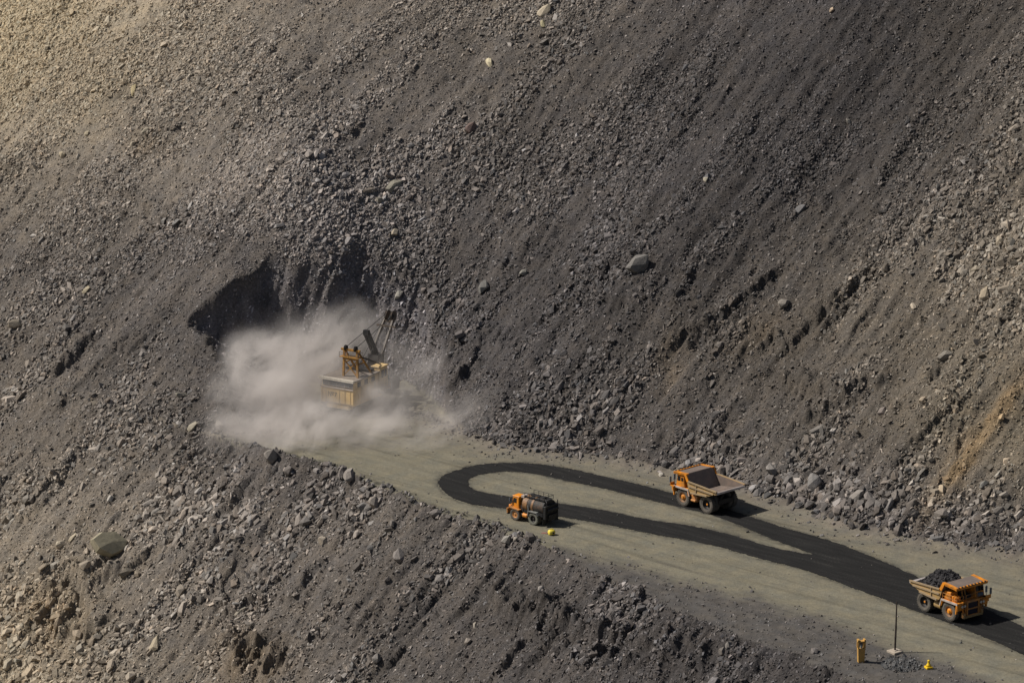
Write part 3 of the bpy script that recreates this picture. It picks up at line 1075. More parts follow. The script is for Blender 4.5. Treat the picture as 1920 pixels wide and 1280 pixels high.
def slab_mesh():
    out = [(-1, .1), (-.5, .72), (.3, .85), (1, .3), (.8, -.35), (.15, -.8), (-.62, -.55)]
    bm = bmesh.new()
    r = random.Random(3)
    for z_, f in ((-.9, .8), (.1, 1.0), (.75, .84)):
        for (a_, b_) in out:
            bm.verts.new((a_ * f * r.uniform(.92, 1.05), b_ * f * r.uniform(.92, 1.05), z_ + r.uniform(-.14, .14)))
    bm.verts.new((.1, .05, .95))
    bmesh.ops.convex_hull(bm, input=bm.verts[:])
    bmesh.ops.delete(bm, geom=[v for v in bm.verts if not v.link_faces], context='VERTS')
    m_ = bpy.data.meshes.new("slab_boulder")
    bm.to_mesh(m_)
    bm.free()
    m_.materials.append(M['boulder'])
    return m_


for (bx, by, w, tint, sh, label) in BOULDERS:
    p = hit(bx, by)
    dist = math.hypot(p[1], CH - p[2])
    r = 0.5 * w * dist / FPX / max(.8, (sh[0] + sh[1]) / 2)
    o = place_boulder(p, r, tuple(c * 1.12 for c in tint), sh, label, None, slab=True)
    if w == 70:
        o.data = slab_mesh()
        o.location.z += 1.0

nb_auto = 300 - len(BOULDERS)
taken = order[:nb_auto]
size_cut = np.sort(RAD[taken])
for k in taken:
    sh = random.choice([(1.25, .8, .5), (1.0, .9, .75), (1.1, .75, .7), (1.35, .75, .6)])
    tn_ = TIN[k]
    lum = tn_.mean() / max(1e-4, float(base[k].mean()))
    tone = "paler" if lum > 1.35 else ("darker" if lum < 0.95 else "mid-toned")
    form = "flat slab" if sh[2] < .55 else ("long block" if sh[0] > 1.3 else ("stocky block" if sh[0] < 1.05 else "angular block"))
    rg = region(float(BPX[k]), float(BPY[k]))
    label = "%s %s lying %s" % (tone, form, rg)
    place_boulder(POS[k], float(RAD[k]) * 1.0, tuple(float(c) for c in tn_), sh, label, label + " among the rubble", sink=.32)
rest = np.ones(len(POS), bool)
rest[taken] = False
big = rest & (RAD > .30)
o = scatter_mesh("rubble", POS[big], RAD[big], TIN[big], BIGP)
tag(o, "loose angular rock rubble covering the slopes", "rubble")

big = rest & (RAD <= .30)
o = scatter_mesh("small_rubble", POS[big], RAD[big], TIN[big], SMALLP)
tag(o, "fist to head sized broken stones covering the slopes", "rubble")

# fine gravel between
NF = 1050000
x, y, iy, ix = candidates(NF)
flat = FLAT[iy, ix]
cov = 0.42 + 0.58 * clusters(TT[iy, ix], NN[iy, ix], PX[iy, ix], PY[iy, ix])
cov = np.where(flat > .5, 0.10 * np.exp(-np.abs(DU[iy, ix]) / 3.0) + 0.07 * apron(PX[iy, ix], PY[iy, ix]) + .004, cov)
keep = rng.random(NF) < cov * .55
x, y, iy, ix = x[keep], y[keep], iy[keep], ix[keep]
rad = np.clip(0.135 * np.exp(rng.normal(0, .36, len(x))), .06, .34)
z = z_at(x, y) + rad * rng.uniform(-.1, .4, len(x))
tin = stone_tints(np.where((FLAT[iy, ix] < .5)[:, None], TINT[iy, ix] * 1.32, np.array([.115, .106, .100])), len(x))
o = scatter_mesh("gravel", np.stack([x, y, z], -1), rad, tin, SMALLP)
tag(o, "fine gravel between the larger stones of the slopes", "gravel")

# ------------------------------------------------------------------ dark watered track with its turning loop
ZT = 0.012
po = np.array([ground(*q)[:2] for q in OUTER])
pi = np.array([ground(*q)[:2] for q in INNER])


def rounded(P, it=2):
    for _ in range(it):
        Q = np.roll(P, -1, 0)
        P = np.stack([P * .75 + Q * .25, P * .25 + Q * .75], 1).reshape(-1, 2)
    return P


po, pi = rounded(po), rounded(pi)
TA = np.arange(-425, -215, .24)
NA = np.arange(396, 462, .12)
tt_, nn_ = np.meshgrid((TA[:-1] + TA[1:]) / 2, (NA[:-1] + NA[1:]) / 2)
gx_ = tt_ * TX + nn_ * NX
gy_ = tt_ * TY + nn_ * NY
gx_ = gx_ + .20 * noise(tt_ * .8, nn_ * .8, 301) + .10 * noise(tt_ * 2.4, nn_ * 2.4, 305)
gy_ = gy_ + .20 * noise(tt_ * .8, nn_ * .8, 303) + .10 * noise(tt_ * 2.4, nn_ * 2.4, 307)
keep_ = (poly_dist(gx_, gy_, po) <= 0) & (poly_dist(gx_, gy_, pi) > 0)
gi = np.arange(len(TA) * len(NA)).reshape(len(NA), len(TA))
tq = np.stack([gi[:-1, :-1], gi[:-1, 1:], gi[1:, 1:], gi[1:, :-1]], -1)[keep_]
tv_t, tv_n = np.meshgrid(TA, NA)
TV = np.stack([(tv_t * TX + tv_n * NX).ravel(), (tv_t * TY + tv_n * NY).ravel(), np.full(tv_t.size, ZT)], -1)
tu, tinv = np.unique(tq, return_inverse=True)


def track_material():
    m, nt, b = nodes("wet_coal_track")
    L = nt.links.new
    tc = N(nt, "ShaderNodeTexCoord")
    mp = N(nt, "ShaderNodeMapping")
    mp.vector_type = 'TEXTURE'
    mp.inputs["Rotation"].default_value = (0, 0, R(-42))
    mp.inputs["Scale"].default_value = (8.0, 1.0, 1.0)
    L(tc.outputs["Object"], mp.inputs["Vector"])
    n1 = N(nt, "ShaderNodeTexNoise")
    n1.inputs["Scale"].default_value = 1.1
    n1.inputs["Detail"].default_value = 6
    L(mp.outputs["Vector"], n1.inputs["Vector"])
    n2 = N(nt, "ShaderNodeTexNoise")
    n2.inputs["Scale"].default_value = 3.5
    n2.inputs["Detail"].default_value = 5
    L(tc.outputs["Object"], n2.inputs["Vector"])
    r = ramp(nt, [(0.3, (0.011, 0.011, 0.011)), (0.55, (0.02, 0.0197, 0.0195)), (0.66, (0.034, 0.033, 0.031)), (.8, (.07, .066, .058))])
    mxv = N(nt, "ShaderNodeMix", data_type='FLOAT')
    mxv.inputs[0].default_value = .45
    L(n1.outputs["Fac"], mxv.inputs[2])
    L(n2.outputs["Fac"], mxv.inputs[3])
    L(mxv.outputs[0], r.inputs["Fac"])
    L(r.outputs["Color"], b.inputs["Base Color"])
    b.inputs["Roughness"].default_value = .9
    b.inputs["Specular IOR Level"].default_value = .12
    bp = N(nt, "ShaderNodeBump")
    bp.inputs["Distance"].default_value = .06
    bp.inputs["Strength"].default_value = .6
    L(n2.outputs["Fac"], bp.inputs["Height"])
    L(bp.outputs["Normal"], b.inputs["Normal"])
    return m


me = np_mesh("haul_track", TV[tu], tinv.reshape(-1, 4), track_material())
o = add("haul_track", me)
o["kind"] = "structure"


# ------------------------------------------------------------------ wheels
def wheel(parent, x, y, side, r, w, tyre_mat, rim_mat, hub_out=True, lugs=True, hub=None):
    """side +1: outer face looks to +Y"""
    mb = MB()
    h = w / 2
    prof = [(r * .56, -h * .8), (r * .80, -h), (r * .93, -h * .92), (r * .985, -h * .7), (r, 0), (r * .985, h * .7), (r * .93, h * .92), (r * .80, h), (r * .56, h * .8), (r * .5, 0), (r * .56, -h * .8)]
    mb.lathe(prof, (x, y, r), 'y', 36)
    if lugs:
        for i in range(30):
            a = 2 * math.pi * i / 30
            for sg in (-1, 1):
                a2 = a + (0.1 if sg > 0 else 0)
                c = Vector((x + math.cos(a2) * r * .985, y + sg * h * .55, r + math.sin(a2) * r * .985))
                tx = Vector((-math.sin(a2), 0, math.cos(a2))) * (r * .05)
                nx = Vector((math.cos(a2), 0, math.sin(a2))) * (r * .03)
                wy = Vector((0, h * .42, 0))
                mb.hexa([c - tx - wy - nx, c + tx - wy - nx, c + tx + wy - nx, c - tx + wy - nx,
                         c - tx - wy + nx, c + tx - wy + nx, c + tx + wy + nx, c - tx + wy + nx])
    wo = mb.build("wheel", tyre_mat, parent, smooth=False)
    rb = MB()
    s = side
    if hub_out:
        prof = [(0.001, s * h * .80), (r * .13, s * h * .80), (r * .16, s * h * .6), (r * .2, s * h * .45), (r * .42, s * h * .38), (r * .5, s * h * .72), (r * .565, s * h * .82), (r * .56, -s * h * .7), (.001, -s * h * .7)]
    else:
        prof = [(0.001, s * h * .35), (r * .17, s * h * .35), (r * .2, s * h * .0), (r * .36, -s * h * .5), (r * .5, s * h * .0), (r * .555, s * h * .78), (r * .55, -s * h * .7), (.001, -s * h * .7)]
    rb.lathe(prof, (x, y, r), 'y', 24)
    for i in range(10):
        a = 2 * math.pi * i / 10
        cx, cz = x + math.cos(a) * r * .30, r + math.sin(a) * r * .30
        rb.tube((cx, y + s * h * (.40 if hub_out else -.3), cz), (cx, y + s * h * (.48 if hub_out else -.2), cz), r * .03, 6)
    rb.build("rim", rim_mat, wo)
    if hub:
        hb = MB()
        q = s * h * (.5 if hub_out else -.2)
        hb.lathe([(.001, q + s * .30), (r * hub[0] * .55, q + s * .28), (r * hub[0] * .7, q + s * .12), (r * hub[0], q + s * .05), (r * hub[0], q - s * .2), (.001, q - s * .2)], (x, y, r), 'y', 20)
        hb.build("hub", hub[1], wo)
    return wo


def rail(mb, pts, h, r=0.035, mid=True):
    """hand rail along a polyline of deck points"""
    top = [(p[0], p[1], p[2] + h) for p in pts]
    mb.path(top, r, 6)
    if mid:
        mb.path([(p[0], p[1], p[2] + h * .5) for p in pts], r * .8, 6)
    for p, q in zip(pts, top):
        mb.tube(p, q, r, 6)


# ------------------------------------------------------------------ dump truck (x forward, y to its port side)
def dump_truck(label, loc, rz, scale=1.0):
    T = thing("dump_truck", label, "dump truck", loc, rz, "orange dump trucks on the dark haul track", scale)
    ch = MB()
    for s in (-1, 1):
        ch.prism([(-4.2, 1.5), (4.3, 1.3), (4.3, 2.0), (1.5, 2.1), (-4.2, 2.3)], s * 0.95 - .2, s * 0.95 + .2)
    for xx in (-3.6, -1.0, 1.2, 3.4):
        ch.box(xx - .2, xx + .2, -.75, .75, 1.5, 2.0)
    ch.box(1.6, 4.2, -.75, .75, 1.2, 2.9)
    ch.build("chassis", M['dark'], T)
    ax = MB()
    ax.tube((-2.65, -2.3, 1.45), (-2.65, 2.3, 1.45), .5, 14)
    ax.lathe([(.001, -.9), (.6, -.8), (.75, 0), (.6, .8), (.001, .9)], (-2.65, 0, 1.45), 'y', 16)
    ax.build("rear_axle", M['black'], T)
    ax = MB()
    ax.tube((2.65, -2.0, 1.4), (2.65, 2.0, 1.4), .28, 12)
    for s in (-1, 1):
        ax.tube((2.65, s * 1.5, 1.4), (2.6, s * 1.25, 3.0), .2, 10)
    ax.build("front_axle", M['black'], T)
    for s in (-1, 1):
        wheel(T, 2.65, s * 2.42, s, 1.45, .86, M['rubber'], M['rim_dirt'], hub=(.30, M['orange']))
        wheel(T, -2.65, s * 2.42, s, 1.45, .84, M['rubber'], M['dark'], hub_out=False, hub=(.2, M['orange']))
        wheel(T, -2.65, s * 1.45, s, 1.45, .84, M['rubber'], M['dark'], hub_out=False, lugs=False)
    # ---- hopper
    W = 3.12
    flo = [(-5.25, 3.95), (-3.0, 3.2), (.35, 2.75), (.55, 2.75), (.55, 2.55), (.3, 2.52), (-3.1, 2.95), (-5.3, 3.72)]
    b = MB()
    b.prism(flo, -W + .16, W - .16)
    b.prism([(.35, 2.6), (1.75, 5.45), (1.6, 5.52), (.2, 2.75)], -W + .16, W - .16)      # head wall
    for k in range(5):                                                                   # belly beams
        yy = -2.2 + 1.1 * k
        b.beam((-4.9, yy, 3.6), (.3, yy, 2.45), .22, .3)
    B = b.build("hopper", M['body_steel'], T)
    for s in (-1, 1):
        y0, y1 = (W - .16, W) if s > 0 else (-W, -W + .16)
        p = MB()
        p.prism([(-5.3, 3.72), (-3.1, 2.95), (.3, 2.55), (.95, 2.95), (1.45, 4.5), (.9, 4.52), (-5.25, 4.2)], y0, y1)
        p.build("side_wall", M['yellow_worn'], B)
        li = MB()
        yi = s * (W - .175)
        li.prism([(-5.2, 3.95), (-3.1, 3.2), (.4, 2.75), (1.3, 4.46), (.9, 4.5), (-5.2, 4.2)], yi - .012, yi + .012)
        li.build("liner", M['body_steel'], B)
        q = MB()
        yo = s * (W + .09)
        q.beam((-5.3, yo, 4.14), (1.0, yo, 4.5), .2, .2)
        q.beam((-4.6, yo, 3.62), (.95, yo, 3.75), .18, .22)
        q.beam((-3.2, yo, 3.04), (.5, yo, 2.75), .2, .24)
        for xx, za, zb in ((-.7, 2.85, 4.3),):
            q.beam((xx, yo - s * .02, za), (xx - .1, yo - s * .02, zb), .16, .12)
        q.build("side_rib", M['rib_tan'], B)
    lp = MB()
    lp.prism([(-5.32, 3.99), (-4.55, 3.73), (-4.55, 3.76), (-5.32, 4.06)], -W + .17, W - .17)
    lp.beam((-5.34, -W + .02, 3.86), (-5.34, W - .02, 3.86), .14, .3)
    lp.build("tail_lip", M['lip_steel'], B)
    # floor plate in worn brown steel
    fp = MB()
    fp.prism([(-4.54, 3.725), (-3.0, 3.21), (.33, 2.77), (.33, 2.79), (-3.0, 3.24), (-4.54, 3.755)], -W + .2, W - .2)
    fp.build("floor_plate", M['body_steel'], B)
    # ---- canopy over cab and deck
    cn = MB()
    cn.prism([(1.6, 5.42), (4.2, 5.18), (4.35, 5.3), (1.72, 5.56)], -W + .1, W - .1)
    for k in range(6):
        yy = -2.6 + 5.2 * k / 5
        cn.beam((1.2, yy, 4.3), (1.75, yy, 5.3), .14, .3)
    CN = cn.build("canopy", M['body_steel'], T)
    rm = MB()
    for s in (-1, 1):
        yo = s * (W - .02)
        rm.hexa([(1.45, yo - .5 * s, 5.5), (1.45, yo, 5.3), (4.35, yo, 5.08), (4.35, yo - .5 * s, 5.36),
                 (1.45, yo - .5 * s, 5.62), (1.45, yo + .08 * s, 5.62), (4.4, yo + .08 * s, 5.42), (4.4, yo - .5 * s, 5.44)])
        # cheek plate that joins canopy and side wall
        rm.prism([(.85, 4.4), (1.4, 4.35), (2.0, 5.45), (1.55, 5.58)], yo - .1, yo + .1)
    rm.prism([(4.1, 5.12), (4.42, 5.05), (4.46, 5.42), (4.15, 5.46)], -W, W)
    rm.build("canopy_rim", M['orange'], CN)
    nt_ = MB()
    for k in range(9):
        yy = -2.6 + 5.2 * k / 8
        nt_.box(4.28, 4.52, yy - .12, yy + .12, 5.38, 5.52)
    nt_.build("rock_guard", M['dark'], CN)
    # ---- deck, fenders
    dk = MB()
    dk.box(1.35, 4.6, -3.05, 3.05, 2.98, 3.12)
    for s in (-1, 1):
        dk.prism([(1.1, 2.0), (1.2, 2.0), (1.5, 2.98), (1.35, 2.98)], s * 2.3 - .7, s * 2.3 + .7)
    D = dk.build("deck", M['orange'], T)
    fe = MB()
    for s in (-1, 1):
        yo = s * 3.0
        fe.beam((1.2, yo, 3.0), (4.6, yo, 3.0), .16, .26)
        fe.beam((1.25, yo, 3.0), (.95, yo, 2.0), .14, .16)
    fe.build("fender_edge", M['pale'], T)
    fr = MB()
    for s in (-1, 1):
        fr.box(4.35, 4.62, s * 2.4 - .62, s * 2.4 + .62, 2.0, 2.97)
        fr.beam((4.5, s * 1.9, 2.1), (4.6, s * 1.5, 1.0), .16, .16)
        fr.beam((4.45, s * 2.9, 2.9), (4.35, s * 2.95, 1.55), .3, .2)
    fr.build("front_fascia", M['orange'], T)
    lad = MB()
    for s in (-1, 1):
        for dy in (-.28, .28):
            lad.beam((4.72, s * 1.75 + dy, .8), (4.66, s * 1.75 + dy, 3.1), .06, .06)
        for k in range(6):
            zz = 1.0 + .36 * k
            lad.beam((4.72, s * 1.75 - .28, zz), (4.72, s * 1.75 + .28, zz), .1, .05)
    lad.build("ladder", M['orange_dusty'], T)
    # ---- radiator
    rd = MB()
    rd.box(4.35, 4.8, -1.25, -1.02, .95, 3.25)
    rd.box(4.35, 4.8, 1.02, 1.25, .95, 3.25)
    rd.box(4.35, 4.8, -1.02, 1.02, 2.95, 3.25)
    rd.box(4.35, 4.8, -1.02, 1.02, .95, 1.1)
    rd.box(4.62, 4.84, -1.02, 1.02, 1.93, 2.08)
    RD = rd.build("radiator_frame", M['orange_dusty'], T)
    gr = MB()
    gr.box(4.4, 4.66, -1.0, 1.0, 1.12, 2.93)
    for k in range(8):
        yy = -.9 + 1.8 * k / 7
        gr.box(4.66, 4.7, yy - .03, yy + .03, 1.12, 2.93)
    gr.build("grille", M['grille'], RD)
    bu = MB()
    bu.box(4.5, 4.95, -1.8, 1.8, .72, 1.0)
    for s in (-1, 1):
        bu.box(4.2, 4.95, s * 1.7 - .14, s * 1.7 + .14, .7, 1.5)
    bu.build("bumper", M['yellow_worn'], T, bevel=.03)
    for s in (-1, 1):
        for dy in (0, .5):
            hl = MB()
            hl.lathe([(.001, -.02), (.17, 0), (.2, .12), (.001, .12)], (4.62 + .02, 0, 0), 'x', 12)
            hl.v = [(a, c + s * (1.55 + dy + .05), d + 2.55) for a, c, d in hl.v]
            hl.build("headlight", M['lamp'], T)
    # ---- cab on the port side
    c = MB()
    c.hexa([(2.15, 1.0, 3.12), (4.1, 1.0, 3.12), (4.1, 2.85, 3.12), (2.15, 2.85, 3.12),
            (2.25, 1.05, 5.0), (3.85, 1.05, 5.0), (3.85, 2.8, 5.0), (2.25, 2.8, 5.0)])
    c.box(2.2, 4.0, .98, 2.9, 5.0, 5.12)
    CB = c.build("cab", M['orange'], T, bevel=.04)
    g = MB()
    g.hexa([(4.03, 1.2, 4.05), (4.06, 1.2, 4.05), (4.06, 2.68, 4.05), (4.03, 2.68, 4.05),
            (3.88, 1.2, 4.85), (3.91, 1.2, 4.85), (3.91, 2.68, 4.85), (3.88, 2.68, 4.85)])
    g.build("windscreen", M['glass'], CB)
    g = MB()
    g.hexa([(3.15, 2.80, 4.05), (3.85, 2.80, 4.05), (3.85, 2.86, 4.05), (3.15, 2.86, 4.05),
            (3.15, 2.79, 4.75), (3.72, 2.79, 4.75), (3.72, 2.84, 4.75), (3.15, 2.84, 4.75)])
    g.build("side_window", M['glass'], CB)
    d = MB()
    d.box(2.3, 3.05, 2.80, 2.88, 3.2, 4.85)
    DR = d.build("door", M['orange'], CB)
    MB().box(2.42, 2.92, 2.885, 2.9, 4.1, 4.7).build("door_window", M['glass'], DR)
    # ---- deck equipment on the starboard side
    e = MB()
    e.box(1.6, 2.9, -2.75, -1.35, 3.12, 4.35)
    e.box(2.95, 3.35, -2.6, -1.6, 3.12, 3.9)
    e.build("resistor_cabinet", M['orange'], T, bevel=.04)
    e = MB()
    for yy in (-2.55, -1.95):
        e.tube((3.75, yy, 3.12), (3.75, yy, 3.75), .26, 14)
        e.tube((3.75, yy, 3.75), (3.75, yy, 3.95), .16, 12)
    e.build("air_cleaner", M['orange'], T)
    e = MB()
    e.tube((2.6, -.6, 3.1), (2.6, -.6, 4.6), .22, 12)
    e.tube((3.2, -.2, 3.1), (3.2, -.2, 4.2), .16, 12)
    e.box(1.9, 3.6, -1.1, .7, 3.1, 3.7)
    e.build("engine_hood", M['dark'], T)
    e = MB()
    for yy in (-1.0, -.45):
        e.beam((3.6, yy, 3.1), (3.3, yy, 4.7), .12, .12)
    e.build("exhaust_stack", M['gantry'], T)
    # ---- port step platform and mirrors
    e = MB()
    e.box(4.1, 5.0, 2.3, 3.3, 2.95, 3.12)
    e.box(4.3, 4.6, 2.75, 3.3, 2.35, 2.95)
    e.box(4.92, 5.0, 2.3, 3.3, 3.0, 3.5)
    e.build("step_platform", M['orange'], T)
    for yy, xx, za in ((2.55, 4.75, 4.9), (3.25, 4.95, 4.55)):
        e = MB()
        e.tube((xx, yy, 3.1), (xx, yy, za), .05, 6)
        e.box(xx - .06, xx + .06, yy - .17, yy + .17, za - 1.0, za - .1)
        e.build("mirror", M['blue'], T)
    e = MB()
    e.tube((4.2, 1.3, 3.55), (4.2, 2.3, 3.55), .3, 14)
    e.build("hydraulic_reservoir", M['blue'], T)
    hr = MB()
    rail(hr, [(1.5, -3.0, 3.12), (3.0, -3.0, 3.12), (4.5, -3.0, 3.12), (4.5, -1.7, 3.12)], .95, .03)
    rail(hr, [(4.5, -1.2, 3.12), (4.5, 0, 3.12), (4.5, 1.0, 3.12)], .95, .03)
    hr.build("handrail", M['orange_dusty'], T)
    # ---- tanks between the wheels
    ft = MB()
    ft.tube((-.55, -2.25, 1.7), (.75, -2.25, 1.7), .55, 18)
    ft.build("fuel_tank", M['yellow_worn'], T)
    ft = MB()
    ft.box(-.5, .8, 1.75, 2.7, 1.3, 2.3)
    ft.tube((-.4, 2.85, 1.5), (.6, 2.85, 1.5), .2, 10)
    ft.build("oil_tank", M['orange_dusty'], T, bevel=.05)
    hc = MB()
    for s in (-1, 1):
        hc.tube((.1, s * 1.35, 1.5), (-.4, s * 1.35, 2.7), .22, 12)
    hc.build("hoist_cylinder", M['grey'], T)
    tl = MB()
    tl.box(-4.35, -4.2, -1.6, 1.6, 1.5, 2.3)
    tl.beam((-4.3, -1.2, 2.2), (-4.9, -1.2, 3.3), .25)
    tl.beam((-4.3, 1.2, 2.2), (-4.9, 1.2, 3.3), .25)
    tl.build("rear_bracket", M['black'], T)
    return T


def wheel_ground(front, rear, half_track, port):
    """truck centre on the ground and heading from two wheel contacts on one side"""
    a = ground(*front)
    b = ground(*rear)
    v = a - b
    h = math.atan2(v[1], v[0])
    mid = (a + b) / 2
    side = Vector((-math.sin(h), math.cos(h)))
    s = -1 if port else 1
    return (mid[0] + side.x * half_track * s, mid[1] + side.y * half_track * s), h


ZW = ZT
(c1, h1) = wheel_ground((1283.3, 949.5), (1323.2, 961.2), 2.72, True)
h1 = R(132)
truck1 = dump_truck("empty orange dump truck climbing the dark track, its bare hopper facing the slope toe", (c1[0], c1[1], ZW), h1)
(c2, h2) = wheel_ground((1779.6, 1163.7), (1731.6, 1145.5), 2.72, False)
truck2 = dump_truck("orange dump truck loaded with a heap of dark rock, driving away from the loop", (c2[0], c2[1], ZW), h2)

# load of broken dark rock
hp = []
S = 46
for i in range(S + 1):
    for j in range(S + 1):
        u, v = -1 + 2 * i / S, -1 + 2 * j / S
        lx, ly = -1.9 + u * 2.75, v * 2.9
        rr = max(0.0, 1 - ((lx + 1.5) / 2.9) ** 2 - (ly / 3.1) ** 2)
        zz = 4.1 + 1.75 * rr ** .9 + 0.32 * float(fbm(np.array([lx * 1.2]), np.array([ly * 1.2]), 401, 4)[0]) * min(1, rr * 4 + .3)
        zz = max(zz, 3.3)
        hp.append((lx, ly, zz))
hq = [(a * (S + 1) + b, (a + 1) * (S + 1) + b, (a + 1) * (S + 1) + b + 1, a * (S + 1) + b + 1) for a in range(S) for b in range(S)]
hv = list(hp)
nb0 = len(hv)
# skirt that closes the heap down into the hopper
ring = [a * (S + 1) for a in range(S + 1)] + [S * (S + 1) + b for b in range(1, S + 1)] + [a * (S + 1) + S for a in range(S - 1, -1, -1)] + [b for b in range(S - 1, 0, -1)]
for k in ring:
    p = hv[k]
    hv.append((p[0] * .97 - .03, p[1] * .96, 3.3 + .02))
for k in range(len(ring)):
    a, b2 = ring[k], ring[(k + 1) % len(ring)]
    hq.append((a, b2, nb0 + (k + 1) % len(ring), nb0 + k))
lv = np.array(hv)
nst = 900
sx = np.random.default_rng(5).uniform(-4.4, .7, nst)
sy = np.random.default_rng(6).uniform(-2.8, 2.8, nst)
m_v = [lv]
m_f = [tuple(q) for q in hq]
off = len(lv)
rr_ = random.Random(9)
for a, b2 in zip(sx, sy):
    ii = int(round((a + 1.9 + 2.75) / 5.5 * S))
    jj = int(round((b2 + 2.9) / 5.8 * S))
    if not (0 <= ii <= S and 0 <= jj <= S):
        continue
    V, F = BIGP[rr_.randrange(20)]
    r_ = rr_.uniform(.07, .2) if rr_.random() < .93 else rr_.uniform(.22, .36)
    rot = np.array(Matrix.Rotation(rr_.uniform(0, 6), 3, Vector((rr_.random(), rr_.random(), rr_.random() + .1)).normalized()))
    W_ = (V * r_ * np.array([1.1, .9, .7])) @ rot.T + np.array([a, b2, hp[ii * (S + 1) + jj][2] + r_ * .2])
    m_v.append(W_)
    m_f += [tuple(int(k) + off for k in f) for f in F]
    off += len(V)
LV = np.concatenate(m_v)
lm = bpy.data.meshes.new("rock_load")
lm.from_pydata([tuple(p) for p in LV], [], m_f)
at = lm.attributes.new("tint", 'FLOAT_COLOR', 'POINT')
cc = np.ones((len(LV), 4), np.float32)
cc[:, :3] = np.array([.046, .044, .046])
at.data.foreach_set("color", cc.ravel())
lm.materials.append(M['stones'])
ld = add("rock_load", lm)
ld.matrix_world = truck2.matrix_basis
tag(ld, "heap of dark broken rock piled in the hopper of the loaded dump truck", "rock load")


